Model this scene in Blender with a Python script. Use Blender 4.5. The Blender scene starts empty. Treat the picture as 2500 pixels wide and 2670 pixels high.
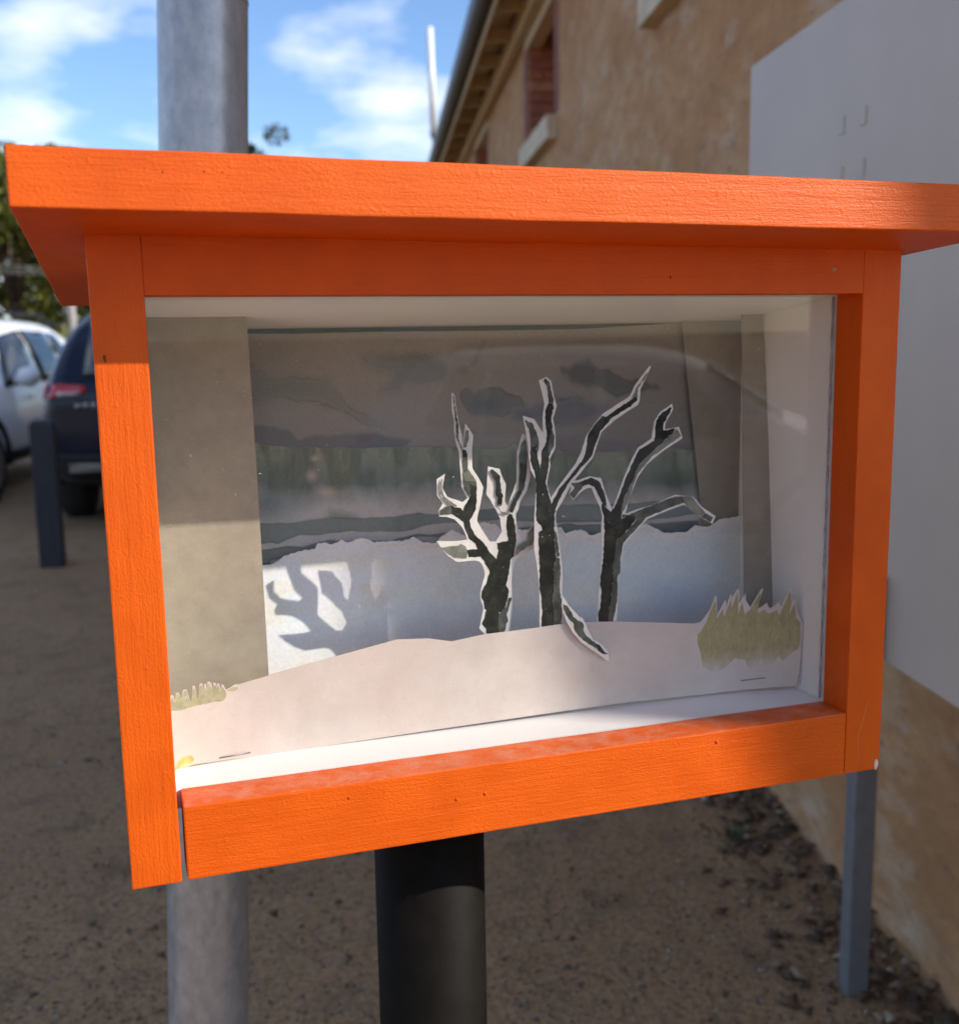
import bpy, bmesh, math, random
import numpy as np
from mathutils import Vector, Matrix, Euler, noise as mnoise
random.seed(7); rng = np.random.default_rng(7)
scn = bpy.context.scene
COL = scn.collection

# ------------------------------------------------------------------ camera
S = 1.25                       # metres per case unit
EYE = 1.50                     # eye height
CU = np.array([0.01344, -0.63219, -0.05405])       # camera in case units
ZG = EYE - CU[2] * S                                # height of the case datum above the ground
CAM = np.array([CU[0] * S, CU[1] * S, EYE])
RR = np.array([0.95075, -0.30952, -0.01646]); UU = np.array([0.0651, 0.1475, 0.98692]); FF = np.array([0.30304, 0.93939, -0.16038])
FPX = 2857.1
cam = bpy.data.objects.new('camera', bpy.data.cameras.new('camera')); COL.objects.link(cam)
m = Matrix.Identity(4)
for i in range(3):
    m[i][0] = RR[i]; m[i][1] = UU[i]; m[i][2] = -FF[i]; m[i][3] = CAM[i]
cam.matrix_world = m
cam.data.sensor_fit = 'HORIZONTAL'; cam.data.sensor_width = 36; cam.data.lens = 36 * FPX / 2500
cam.data.clip_start = 0.02; cam.data.clip_end = 2000
cam.data.dof.use_dof = True; cam.data.dof.focus_distance = 0.86; cam.data.dof.aperture_fstop = 7.5
scn.camera = cam

# ------------------------------------------------------------------ light
SUN_TO = Vector((1.33, -1.0, 1.005)).normalized()
EL = math.asin(SUN_TO.z); AZ = math.atan2(SUN_TO.x, SUN_TO.y)
world = bpy.data.worlds.new('World'); scn.world = world; world.use_nodes = True
wn = world.node_tree.nodes; wl = world.node_tree.links; wn.clear()
wo = wn.new('ShaderNodeOutputWorld'); bg = wn.new('ShaderNodeBackground'); bg.inputs[1].default_value = 0.135
sky = wn.new('ShaderNodeTexSky'); sky.sky_type = 'NISHITA'; sky.sun_disc = False
sky.sun_elevation = EL; sky.sun_rotation = AZ; sky.air_density = 1.0; sky.dust_density = 0.6; sky.ozone_density = 2.0
tc = wn.new('ShaderNodeTexCoord'); sep = wn.new('ShaderNodeSeparateXYZ'); wl.new(tc.outputs['Generated'], sep.inputs[0])
za = wn.new('ShaderNodeMath'); za.operation = 'ADD'; za.inputs[1].default_value = 0.22; wl.new(sep.outputs[2], za.inputs[0])
zm = wn.new('ShaderNodeMath'); zm.operation = 'MAXIMUM'; zm.inputs[1].default_value = 0.05; wl.new(za.outputs[0], zm.inputs[0])
dv = wn.new('ShaderNodeVectorMath'); dv.operation = 'DIVIDE'; wl.new(tc.outputs['Generated'], dv.inputs[0])
cb = wn.new('ShaderNodeCombineXYZ'); cb.inputs[2].default_value = 1.0
wl.new(zm.outputs[0], cb.inputs[0]); wl.new(zm.outputs[0], cb.inputs[1]); wl.new(cb.outputs[0], dv.inputs[1])
nz = wn.new('ShaderNodeTexNoise'); nz.inputs['Scale'].default_value = 3.4; nz.inputs['Detail'].default_value = 4; nz.inputs['Roughness'].default_value = 0.52
mp = wn.new('ShaderNodeMapping'); mp.inputs['Location'].default_value = (1.1, 9.4, 0.0); wl.new(dv.outputs[0], mp.inputs[0]); wl.new(mp.outputs[0], nz.inputs['Vector'])
cr = wn.new('ShaderNodeValToRGB'); cr.color_ramp.elements[0].position = 0.46; cr.color_ramp.elements[1].position = 0.80
cr.color_ramp.elements[0].color = (0, 0, 0, 1); cr.color_ramp.elements[1].color = (1, 1, 1, 1); wl.new(nz.outputs['Fac'], cr.inputs[0])
mx = wn.new('ShaderNodeMix'); mx.data_type = 'RGBA'; mx.inputs['B'].default_value = (3.5, 3.6, 3.85, 1)
tint = wn.new('ShaderNodeMix'); tint.data_type = 'RGBA'; tint.blend_type = 'MULTIPLY'; tint.inputs[0].default_value = 1.0; tint.inputs['B'].default_value = (0.41, 0.475, 0.57, 1)
wl.new(sky.outputs[0], tint.inputs['A'])
wl.new(cr.outputs[0], mx.inputs[0]); wl.new(tint.outputs['Result'], mx.inputs['A']); wl.new(mx.outputs['Result'], bg.inputs[0]); wl.new(bg.outputs[0], wo.inputs[0])
sun = bpy.data.objects.new('sun', bpy.data.lights.new('sun', 'SUN')); COL.objects.link(sun)
sun.data.energy = 2.0; sun.data.angle = math.radians(0.53); sun.data.color = (1.0, 0.94, 0.84)
sun.rotation_euler = SUN_TO.to_track_quat('Z', 'Y').to_euler()
scn.view_settings.view_transform = 'Standard'; scn.view_settings.look = 'None'
scn.view_settings.exposure = 1.45; scn.view_settings.gamma = 1.0; scn.view_settings.use_curve_mapping = False
scn.cycles.transparent_max_bounces = 24; scn.cycles.max_bounces = 8; scn.cycles.diffuse_bounces = 6
scn.cycles.use_denoising = True; scn.cycles.caustics_reflective = False; scn.cycles.caustics_refractive = False
scn.cycles.use_adaptive_sampling = True; scn.cycles.adaptive_threshold = 0.02

# ------------------------------------------------------------------ materials
def lin(c):
    return tuple(((v / 255) / 12.92 if v / 255 <= 0.04045 else ((v / 255 + 0.055) / 1.055) ** 2.4) for v in c)
class NT:
    def __init__(s, name):
        s.m = bpy.data.materials.new(name); s.m.use_nodes = True; s.n = s.m.node_tree.nodes; s.l = s.m.node_tree.links
        s.p = s.n['Principled BSDF']; s.out = s.n['Material Output']; s._o = None
    def new(s, t, **kw):
        x = s.n.new('ShaderNode' + t)
        for k, v in kw.items(): setattr(x, k, v)
        return x
    def obj(s):
        if s._o is None: s._o = s.new('TexCoord').outputs['Object']
        return s._o
    def noise(s, scale, detail=3, rough=0.5, stretch=None, loc=None):
        v = s.obj()
        if stretch or loc:
            mp = s.new('Mapping'); s.l.new(v, mp.inputs[0])
            if stretch: mp.inputs['Scale'].default_value = stretch
            if loc: mp.inputs['Location'].default_value = loc
            v = mp.outputs[0]
        t = s.new('TexNoise'); t.inputs['Scale'].default_value = scale; t.inputs['Detail'].default_value = detail; t.inputs['Roughness'].default_value = rough
        s.l.new(v, t.inputs['Vector']); return t.outputs['Fac']
    def ramp(s, fac, stops):
        r = s.new('ValToRGB'); e = r.color_ramp.elements
        while len(e) < len(stops): e.new(0.5)
        for k, (pos, c) in enumerate(stops):
            e[k].position = pos; e[k].color = (c if hasattr(c, '__len__') else (c, c, c))[:3] + (1,) if hasattr(c, '__len__') else (c, c, c, 1)
        s.l.new(fac, r.inputs[0]); return r.outputs[0]
    def mix(s, fac, a, b, blend='MIX'):
        x = s.new('Mix', data_type='RGBA', blend_type=blend)
        for sock, v in ((x.inputs[0], fac), (x.inputs['A'], a), (x.inputs['B'], b)):
            if isinstance(v, (int, float)): sock.default_value = v if sock.type == 'VALUE' else (v, v, v, 1)
            elif isinstance(v, tuple): sock.default_value = v[:3] + (1,)
            else: s.l.new(v, sock)
        return x.outputs['Result']
    def math(s, op, a, b=0.0):
        x = s.new('Math', operation=op)
        for i, v in enumerate((a, b)):
            if isinstance(v, (int, float)): x.inputs[i].default_value = v
            else: s.l.new(v, x.inputs[i])
        return x.outputs[0]
    def col(s, c):
        if isinstance(c, tuple): s.p.inputs['Base Color'].default_value = c[:3] + (1,)
        else: s.l.new(c, s.p.inputs['Base Color'])
        return s
    def set(s, **kw):
        for k, v in kw.items():
            sock = s.p.inputs[k.replace('_', ' ')]
            if isinstance(v, (int, float)): sock.default_value = v
            else: s.l.new(v, sock)
        return s
    def bump(s, h, strength=0.5, dist=0.001, prev=None):
        b = s.new('Bump'); b.inputs['Strength'].default_value = strength; b.inputs['Distance'].default_value = dist
        s.l.new(h, b.inputs['Height'])
        if prev is not None: s.l.new(prev, b.inputs['Normal'])
        s.l.new(b.outputs[0], s.p.inputs['Normal']); return b.outputs[0]

def mat_orange(name, axis, gloss):
    t = NT(name)
    st = (0.10, 1, 1) if axis == 'x' else (1, 1, 0.10); sp_ = (0.6, 1, 1) if axis == 'x' else (1, 1, 0.6)
    grain = t.noise(620, 3, 0.6, stretch=st)
    grain2 = t.noise(150, 3, 0.55, stretch=tuple(v * (0.35 if v < 1 else 1) for v in st))
    stip = t.noise(720, 2, 0.6, stretch=sp_)
    area = t.noise(22, 2, 0.5)
    vor = t.new('TexVoronoi'); vor.inputs['Scale'].default_value = 38; t.l.new(t.obj(), vor.inputs['Vector'])
    pit = t.ramp(vor.outputs['Distance'], [(0.03, 0.0), (0.09, 1.0)])
    h = t.math('ADD', t.math('MULTIPLY', grain, 0.8), t.math('MULTIPLY', stip, t.math('MULTIPLY', area, 1.5)))
    h = t.math('ADD', h, t.math('MULTIPLY', grain2, 1.3))
    lump = t.ramp(t.noise(210, 2, 0.5, loc=(4, 9, 2)), [(0.60, 0.0), (0.74, 1.0)])
    h = t.math('ADD', h, t.math('MULTIPLY', lump, 0.3))
    h = t.math('ADD', h, t.math('MULTIPLY', pit, 0.25))
    base = t.mix(t.ramp(area, [(0.35, 0.0), (0.7, 1.0)]), (0.60, 0.080, 0.0011), (0.70, 0.100, 0.0018))
    dirt = t.ramp(t.noise(9, 4, 0.7), [(0.56, 0.0), (0.82, 0.22)])
    base = t.mix(dirt, base, (0.46, 0.075, 0.008))
    fade = t.ramp(t.noise(3.2, 3, 0.6, loc=(1, 5, 3)), [(0.35, 0.0), (0.7, 0.5)])
    base = t.mix(fade, base, (0.73, 0.122, 0.003))
    spk = t.ramp(t.noise(480, 2, 0.5, loc=(6, 1, 4)), [(0.74, 0.0), (0.79, 0.7)])
    base = t.mix(spk, base, (0.20, 0.04, 0.008))
    ge = t.new('NewGeometry'); sx = t.new('SeparateXYZ'); t.l.new(ge.outputs['Normal'], sx.inputs[0])
    up = t.ramp(sx.outputs[2], [(0.85, 0.0), (0.97, 1.0)])
    du = t.ramp(t.noise(60, 5, 0.75, loc=(2, 6, 1)), [(0.42, 0.02), (0.75, 0.42)])
    base = t.mix(t.math('MULTIPLY', up, du), base, (0.66, 0.42, 0.32))
    sc = t.ramp(t.noise(34, 4, 0.7, stretch=st, loc=(7, 3, 9)), [(0.64, 0.0), (0.78, 0.35)])
    base = t.mix(sc, base, (0.80, 0.20, 0.02))
    t.col(base).set(Roughness=t.ramp(stip, [(0.3, gloss), (0.7, gloss + 0.16)]))
    t.p.inputs['Specular IOR Level'].default_value = 0.25
    t.bump(h, 0.6, 0.0009)
    return t.m
M_OX = mat_orange('orange_paint_horizontal', 'x', 0.40)
M_OZ = mat_orange('orange_paint_vertical', 'z', 0.42)

def mat_simple(name, c, rough=0.6, metal=0.0, var=0.12, scale=20, bump=0.0, bscale=200, bdist=0.001, stretch=None):
    t = NT(name)
    n = t.noise(scale, 5, 0.6, stretch=stretch)
    d = tuple(v * (1 - var) for v in c); u = tuple(min(1, v * (1 + var)) for v in c)
    t.col(t.ramp(n, [(0.3, d), (0.7, u)])).set(Roughness=rough, Metallic=metal)
    if bump: t.bump(t.noise(bscale, 4, 0.6, stretch=stretch), bump, bdist)
    return t.m
def mat_white_ply(name):
    t = NT(name)
    n = t.noise(14, 6, 0.7); sp = t.noise(900, 2, 0.5)
    c = t.mix(t.ramp(n, [(0.45, 0.0), (0.75, 0.5)]), (0.87, 0.84, 0.81), (0.80, 0.76, 0.72))
    c = t.mix(t.ramp(sp, [(0.70, 0.0), (0.78, 0.5)]), c, (0.35, 0.30, 0.26))
    t.col(c).set(Roughness=0.55); t.bump(t.noise(380, 3, 0.6), 0.35, 0.0007); return t.m
M_WHITE = mat_white_ply('white_painted_ply')
M_DARKBACK = mat_simple('dark_back_board', (0.02, 0.017, 0.014), 0.8)  # near-black board, showing as a dark line above the backdrop
M_PLYRAW = mat_simple('raw_plywood', (0.36, 0.27, 0.17), 0.7, 0, 0.2, 30, 0.3, 300)

def mat_vcol(name, rough=0.85, grain=900, gstr=0.25):
    t = NT(name)
    a = t.new('VertexColor'); a.layer_name = 'paint'
    f = t.noise(520, 3, 0.6)
    c = t.mix(0.22, a.outputs['Color'], t.ramp(f, [(0.35, 0.72), (0.65, 1.28)]), 'MULTIPLY')
    t.col(c).set(Roughness=rough); t.p.inputs['Specular IOR Level'].default_value = 0.2
    t.bump(t.noise(grain, 3, 0.6), gstr, 0.0005); return t.m
M_ART = mat_vcol('watercolour_sheet')

def mat_card(name, c1, c2):
    t = NT(name)
    f = t.noise(55, 5, 0.65); sp = t.noise(1500, 2, 0.6)
    c = t.ramp(f, [(0.3, c1), (0.7, c2)])
    c = t.mix(t.ramp(sp, [(0.60, 0.0), (0.72, 0.6)]), c, tuple(v * 0.5 for v in c1))
    c = t.mix(t.ramp(t.noise(1100, 2, 0.6, loc=(3, 1, 2)), [(0.66, 0.0), (0.76, 0.5)]), c, tuple(min(1, v * 1.7) for v in c2))
    t.col(c).set(Roughness=0.9); t.bump(sp, 0.3, 0.0004); return t.m
M_CARD = mat_card('grey_cardboard', (0.285, 0.245, 0.18), (0.36, 0.31, 0.23))
M_CARD2 = mat_card('dark_grey_card', (0.26, 0.225, 0.17), (0.33, 0.29, 0.225))

def mat_paper(name):
    t = NT(name)
    c = t.ramp(t.noise(140, 4, 0.6), [(0.3, (0.70, 0.66, 0.60)), (0.7, (0.80, 0.76, 0.70))])
    t.col(c).set(Roughness=0.85); t.bump(t.noise(900, 3, 0.6), 0.25, 0.0004); return t.m
M_PAPER = mat_paper('white_watercolour_paper')
def mat_ink(name, c1, c2, c3, scale=90):
    t = NT(name)
    c = t.ramp(t.noise(scale, 5, 0.65), [(0.28, c1), (0.5, c2), (0.74, c3)])
    sp = t.noise(1100, 2, 0.5); c = t.mix(t.ramp(sp, [(0.66, 0.0), (0.73, 0.35)]), c, (0.30, 0.30, 0.27))
    t.col(c).set(Roughness=0.8); t.p.inputs['Specular IOR Level'].default_value = 0.08; return t.m
M_INK = mat_ink('black_green_wash', (0.010, 0.011, 0.009), (0.022, 0.024, 0.019), (0.06, 0.065, 0.052))
M_INK2 = mat_ink('grey_green_wash', (0.045, 0.05, 0.040), (0.09, 0.095, 0.078), (0.17, 0.18, 0.15))
M_INK3 = mat_ink('pale_grey_wash', (0.13, 0.13, 0.105), (0.20, 0.20, 0.165), (0.30, 0.30, 0.25))
HILL_A, HILL_B = (0.53, 0.45, 0.39), (0.62, 0.55, 0.485)
def hill_nodes(t):
    c = t.ramp(t.noise(30, 5, 0.65), [(0.3, HILL_A), (0.7, HILL_B)])
    c = t.mix(t.ramp(t.noise(11, 3, 0.5, loc=(5, 2, 1)), [(0.45, 0.0), (0.7, 0.6)]), c, (0.62, 0.49, 0.425))
    c = t.mix(t.ramp(t.noise(260, 4, 0.7, loc=(1, 2, 8)), [(0.58, 0.0), (0.75, 0.35)]), c, (0.42, 0.34, 0.28))
    return c
def mat_hill():
    t = NT('pink_wash_paper'); t.col(hill_nodes(t)).set(Roughness=0.85); t.bump(t.noise(700, 4, 0.6), 0.4, 0.0006); return t.m
M_HILL = mat_hill()
def mat_grasswash(name, c1, c2, z0, z1):
    t = NT(name)
    g = t.ramp(t.noise(140, 5, 0.7, stretch=(1, 1, 0.35)), [(0.3, c1), (0.7, c2)]); g = t.mix(t.ramp(t.noise(420, 4, 0.7, stretch=(1, 1, 0.4)), [(0.5, 0.0), (0.7, 0.5)]), g, tuple(v * .55 for v in c1))
    sx = t.new('SeparateXYZ'); t.l.new(t.obj(), sx.inputs[0])
    k = t.math('DIVIDE', t.math('SUBTRACT', sx.outputs[2], z0), z1 - z0)
    k = t.math('ADD', k, t.math('MULTIPLY', t.math('SUBTRACT', t.noise(60, 4, 0.6, stretch=(1, 1, 0.5)), 0.5), 1.6))
    t.col(t.mix(t.ramp(k, [(0.0, 0.0), (1.0, 1.0)]), hill_nodes(t), g)).set(Roughness=0.85); t.bump(t.noise(700, 4, 0.6), 0.3, 0.0005); return t.m

def mat_glass():
    t = NT('window_glass'); t.n.remove(t.p)
    tr = t.new('BsdfTransparent'); gl = t.new('BsdfGlossy'); gl.inputs['Roughness'].default_value = 0.012
    lw = t.new('LayerWeight'); lw.inputs['Blend'].default_value = 0.5
    f = t.math('ADD', t.math('MULTIPLY', t.math('POWER', lw.outputs['Facing'], 4.0), 0.9), 0.022)
    m1 = t.new('MixShader'); t.l.new(f, m1.inputs[0]); t.l.new(tr.outputs[0], m1.inputs[1]); t.l.new(gl.outputs[0], m1.inputs[2])
    df = t.new('BsdfDiffuse'); df.inputs[0].default_value = (0.75, 0.72, 0.68, 1)
    m2 = t.new('MixShader'); m2.inputs[0].default_value = 0.004; t.l.new(m1.outputs[0], m2.inputs[1]); t.l.new(df.outputs[0], m2.inputs[2])
    t.l.new(m2.outputs[0], t.out.inputs[0]); return t.m
M_GLASS = mat_glass()

def mat_galv():
    t = NT('galvanised_steel')
    f = t.noise(60, 4, 0.6, stretch=(1, 1, 0.6)); v = t.new('TexVoronoi'); v.inputs['Scale'].default_value = 45; t.l.new(t.obj(), v.inputs['Vector'])
    c = t.ramp(f, [(0.3, (0.33, 0.335, 0.345)), (0.72, (0.50, 0.505, 0.515))])
    c = t.mix(0.15, c, t.ramp(v.outputs['Color'], [(0.0, 0.6), (1.0, 1.3)]), 'MULTIPLY')
    t.col(c).set(Metallic=0.45, Roughness=t.ramp(f, [(0.3, 0.32), (0.7, 0.40)])); t.bump(f, 0.05, 0.002); return t.m
M_GALV = mat_galv()
M_BLACKPOST = mat_simple('black_powder_coat', (0.0065, 0.005, 0.0035), 0.6, 0, 0.3, 40, 0.08, 300)
M_BLACKPOST.node_tree.nodes['Principled BSDF'].inputs['Specular IOR Level'].default_value = 0.10
M_GREYSTEEL = mat_simple('blue_grey_steel', (0.20, 0.20, 0.205), 0.5, 0.2, 0.12, 30, 0.1, 60)
M_CHARCOAL = mat_simple('charcoal_timber', (0.030, 0.031, 0.036), 0.7, 0, 0.25, 30, 0.3, 80, 0.003, (1, 1, 0.2))

# ------------------------------------------------------------------ mesh helpers
def W3(p):  # case units -> world
    return (p[0] * S, p[1] * S, p[2] * S + ZG)
def ray(px, py):
    return FF + (px - 1250) / FPX * RR - (py - 1335) / FPX * UU
def on_y(px, py, y):
    """point of the picture's outline on the upright plane y (case units), world metres"""
    d = ray(px, py); t = (y * S - CAM[1]) / d[1]; return CAM + t * d
def on_tilt(px, py, y, tilt):
    """the same on a leaning sheet: y changes with x and z about a pivot (x0, z0 in metres)"""
    x0, z0, a, b = tilt; d = ray(px, py)
    t = (y * S + a * (CAM[0] - x0) + b * (CAM[2] - z0) - CAM[1]) / (d[1] - a * d[0] - b * d[2]); return CAM + t * d
def on_dist(px, py, D):
    d = ray(px, py); t = D / math.hypot(d[0], d[1]); return CAM + t * d
def tag(o, label=None, cat=None, group=None, kind=None):
    if label: o['label'] = label
    if cat: o['category'] = cat
    if group: o['group'] = group
    if kind: o['kind'] = kind
    return o
def empty(name, loc):
    o = bpy.data.objects.new(name, None); o.location = loc; COL.objects.link(o); o.empty_display_size = 0.1; return o
def link(name, me, mat, parent=None):
    o = bpy.data.objects.new(name, me); COL.objects.link(o)
    if mat is not None and not me.materials: me.materials.append(mat)
    if parent is not None: adopt(o, parent)
    return o
def world_loc(p):
    v = Vector(p.location)
    while p.parent is not None:
        p = p.parent; v = v  # meshes are written in the root's frame
    return v
def adopt(o, parent):
    o.parent = parent
    root = parent
    if parent.type == 'EMPTY':
        o.matrix_parent_inverse = Matrix.Translation(-Vector(parent.location)) if not parent.get('localframe') else Matrix.Identity(4)
def mesh(name, V, F, smooth=False):
    me = bpy.data.meshes.new(name); me.from_pydata([tuple(v) for v in V], [], F); me.update()
    if smooth: me.polygons.foreach_set('use_smooth', [True] * len(me.polygons))
    return me
def bm_mesh(name, bm, smooth=False):
    me = bpy.data.meshes.new(name); bm.normal_update(); bm.to_mesh(me); bm.free()
    if smooth: me.polygons.foreach_set('use_smooth', [True] * len(me.polygons))
    return me
def hexa(name, c8, mat, parent=None, bevel=0.0, seg=2, wob=0.0, cuts=0):
    """eight corners: bottom 4 (ccw) then top 4"""
    bm = bmesh.new(); v = [bm.verts.new(p) for p in c8]
    for f in ((3, 2, 1, 0), (4, 5, 6, 7), (0, 1, 5, 4), (1, 2, 6, 5), (2, 3, 7, 6), (3, 0, 4, 7)): bm.faces.new([v[i] for i in f])
    bmesh.ops.recalc_face_normals(bm, faces=bm.faces)
    if bevel: bmesh.ops.bevel(bm, geom=bm.edges[:], offset=bevel, segments=seg, profile=0.6, affect='EDGES')
    if cuts:
        long = [e for e in bm.edges if e.calc_length() > 0.12]
        bmesh.ops.subdivide_edges(bm, edges=long, cuts=cuts, use_grid_fill=True)
        for q in bm.verts:
            n = mnoise.noise_vector(q.co * 14.0); q.co += Vector(n) * wob
    me = bm_mesh(name, bm)
    return link(name, me, mat, parent)
def box(name, lo, hi, mat, parent=None, bevel=0.0, seg=2, wob=0.0, cuts=0):
    x0, y0, z0 = lo; x1, y1, z1 = hi
    return hexa(name, [(x0, y0, z0), (x1, y0, z0), (x1, y1, z0), (x0, y1, z0), (x0, y0, z1), (x1, y0, z1), (x1, y1, z1), (x0, y1, z1)], mat, parent, bevel, seg, wob, cuts)
def tube(name, pts, r, mat, parent=None, n=24, cap=True):
    """round bar along a polyline; r number or list"""
    pts = [Vector(p) for p in pts]; V = []; F = []
    for i, p in enumerate(pts):
        d = (pts[min(i + 1, len(pts) - 1)] - pts[max(i - 1, 0)]).normalized()
        a = d.orthogonal().normalized() if i == 0 else (a - d * a.dot(d)).normalized()
        b = d.cross(a); rr = r[i] if hasattr(r, '__len__') else r
        for k in range(n):
            t = 2 * math.pi * k / n; V.append(p + (a * math.cos(t) + b * math.sin(t)) * rr)
    for i in range(len(pts) - 1):
        for k in range(n):
            F.append((i * n + k, i * n + (k + 1) % n, (i + 1) * n + (k + 1) % n, (i + 1) * n + k))
    me0 = mesh(name, V, F, True)
    if cap:
        bm = bmesh.new(); bm.from_mesh(me0); bmesh.ops.holes_fill(bm, edges=[e for e in bm.edges if e.is_boundary]); bm.to_mesh(me0); bm.free()
        for p in me0.polygons: p.use_smooth = len(p.vertices) == 4
    return link(name, me0, mat, parent)
def sheet_poly(name, px, y, thick, mat, parent=None, tilt=None):
    """a flat cut-out standing at depth y (case units), with real thickness (metres)"""
    P = [Vector(on_y(x, z, y)) for x, z in px] if tilt is None else [Vector(on_tilt(x, z, y, tilt)) for x, z in px]
    return prism(name, P, Vector((0, thick, 0)), mat, parent)
def prism(name, P, ext, mat, parent=None):
    n = len(P); V = [tuple(p) for p in P] + [tuple(p + ext) for p in P]
    from mathutils.geometry import tessellate_polygon
    tris = tessellate_polygon([P])
    F = [tuple(t) for t in tris] + [tuple(i + n for i in reversed(t)) for t in tris] + [(i, (i + 1) % n, (i + 1) % n + n, i + n) for i in range(n)]
    bm = bmesh.new(); me = mesh(name, V, F); bm.from_mesh(me); bmesh.ops.recalc_face_normals(bm, faces=bm.faces); bm.to_mesh(me); bm.free()
    return link(name, me, mat, parent)

# ================================================================== GROUND
def mat_ground():
    t = NT('compacted_gravel')
    c = t.ramp(t.noise(0.9, 4, 0.55), [(0.3, (0.37, 0.215, 0.095)), (0.7, (0.47, 0.285, 0.135))])
    c = t.mix(t.ramp(t.noise(55, 4, 0.7), [(0.42, 0.0), (0.62, 0.75)]), c, (0.19, 0.11, 0.055))
    c = t.mix(t.ramp(t.noise(95, 3, 0.6, loc=(4, 4, 0)), [(0.60, 0.0), (0.70, 0.8)]), c, (0.42, 0.36, 0.29))
    c = t.mix(t.ramp(t.noise(5, 5, 0.65, loc=(9, 1, 0)), [(0.52, 0.0), (0.72, 0.65)]), c, (0.12, 0.075, 0.042))
    t.col(c).set(Roughness=0.95)
    b = t.bump(t.noise(70, 3, 0.7), 0.8, 0.012); t.bump(t.noise(8, 3, 0.6), 0.5, 0.03, b); return t.m
M_GROUND = mat_ground()
gN = 60
gx = np.sign(np.linspace(-1, 1, gN)) * np.abs(np.linspace(-1, 1, gN)) ** 3.2 * 600
V = [(x, y + 2, 0.0) for y in gx for x in gx]
F = [(j * gN + i, j * gN + i + 1, (j + 1) * gN + i + 1, (j + 1) * gN + i) for j in range(gN - 1) for i in range(gN - 1)]
tag(link('ground', mesh('ground', V, F), M_GROUND), kind='structure')

# ================================================================== BUILDING
AZB = math.radians(13.0)
BB = np.array([math.sin(AZB), math.cos(AZB), 0.0]); BN = np.array([-math.cos(AZB), math.sin(AZB), 0.0]); BP = np.array([1.80, 1.56, 0.0])
S0, S1 = -1.95, 22.0            # building runs from the near corner to far along the lot
def bw(s, off, z): return tuple(BP + BB * s + BN * off + np.array([0, 0, z]))
def bbox(name, s0, s1, o0, o1, z0, z1, mat, parent=None, bevel=0.0):
    return hexa(name, [bw(s0, o0, z0), bw(s0, o1, z0), bw(s1, o1, z0), bw(s1, o0, z0), bw(s0, o0, z1), bw(s0, o1, z1), bw(s1, o1, z1), bw(s1, o0, z1)], mat, parent, bevel)
def mat_render():
    t = NT('stained_lime_render')
    A = (1, 0.28, 0.85)
    c = t.ramp(t.noise(2.6, 5, 0.65, stretch=A), [(0.30, (0.44, 0.215, 0.085)), (0.50, (0.55, 0.295, 0.13)), (0.72, (0.61, 0.385, 0.21))])
    c = t.mix(t.ramp(t.noise(13, 4, 0.7, stretch=A), [(0.40, 0.0), (0.70, 0.7)]), c, (0.37, 0.18, 0.075))
    c = t.mix(t.ramp(t.noise(7, 4, 0.7, stretch=A, loc=(3, 7, 2)), [(0.52, 0.0), (0.68, 0.8)]), c, (0.58, 0.42, 0.28))
    c = t.mix(t.ramp(t.noise(28, 4, 0.75, stretch=A, loc=(8, 2, 5)), [(0.58, 0.0), (0.70, 0.65)]), c, (0.17, 0.10, 0.06))
    t.col(c).set(Roughness=0.93); b = t.bump(t.noise(60, 3, 0.65), 0.5, 0.006); t.bump(t.noise(7, 2, 0.6), 0.5, 0.02, b); return t.m
M_RENDER = mat_render()
M_CREAM = mat_simple('cream_paint', (0.62, 0.47, 0.27), 0.6, 0, 0.12, 5)
M_STONE = mat_simple('cream_sill_stone', (0.68, 0.56, 0.40), 0.8, 0, 0.15, 9, 0.2, 60)
M_GUTTER = mat_simple('dark_gutter_metal', (0.045, 0.043, 0.042), 0.5, 0.3, 0.2, 6)
M_BRICKS = [mat_simple('brick_red_%d' % i, c, 0.9, 0, 0.25, 25, 0.4, 120, 0.003) for i, c in enumerate([(0.46, 0.18, 0.105), (0.52, 0.24, 0.145), (0.38, 0.145, 0.095)])]
M_MORTAR = mat_simple('mortar', (0.24, 0.17, 0.12), 0.95, 0, 0.2, 20)
M_OXIDE = mat_simple('oxide_red_band', (0.27, 0.095, 0.075), 0.85, 0, 0.3, 6, 0.3, 40, 0.004)
M_IRON = mat_simple('corrugated_iron', (0.23, 0.22, 0.21), 0.5, 0.5, 0.15, 3)
bld = empty('stone_building', bw(S0, 0, 0)); tag(bld, 'old brown stained stone building with cream eaves and bricked-up windows', 'building')
EAVE = 3.82
WINS = [(0.80, 2.18), (4.95, 6.33), (9.70, 11.1), (14.4, 15.8), (19.0, 20.4)]; WZ0, WZ1 = 2.95, 3.80
RV = 0.28
# the wall facing the path, pieces between the openings, one mesh
bm = bmesh.new()
def wall_rect(s0, s1, z0, z1):
    ns = max(1, int((s1 - s0) / 0.5)); n = ns
    for k in range(ns):
        a = s0 + (s1 - s0) * k / ns; b = s0 + (s1 - s0) * (k + 1) / ns
        bm.faces.new([bm.verts.new(bw(s, 0, z)) for s, z in ((b, z0), (a, z0), (a, z1), (b, z1))])
e = S0
for a, b in WINS:
    wall_rect(e, a, 0, EAVE); wall_rect(a, b, 0, WZ0); wall_rect(a, b, WZ1, EAVE)
    for s, q in ((a, 1), (b, -1)): bm.faces.new([bm.verts.new(bw(s, o, z)) for o, z in ((0, WZ0), (-RV, WZ0), (-RV, WZ1), (0, WZ1))][::q])
    bm.faces.new([bm.verts.new(bw(s, o, WZ1)) for s, o in ((a, 0), (a, -RV), (b, -RV), (b, 0))])
    bm.faces.new([bm.verts.new(bw(s, o, WZ0)) for s, o in ((b, 0), (b, -RV), (a, -RV), (a, 0))])
    e = b
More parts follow.
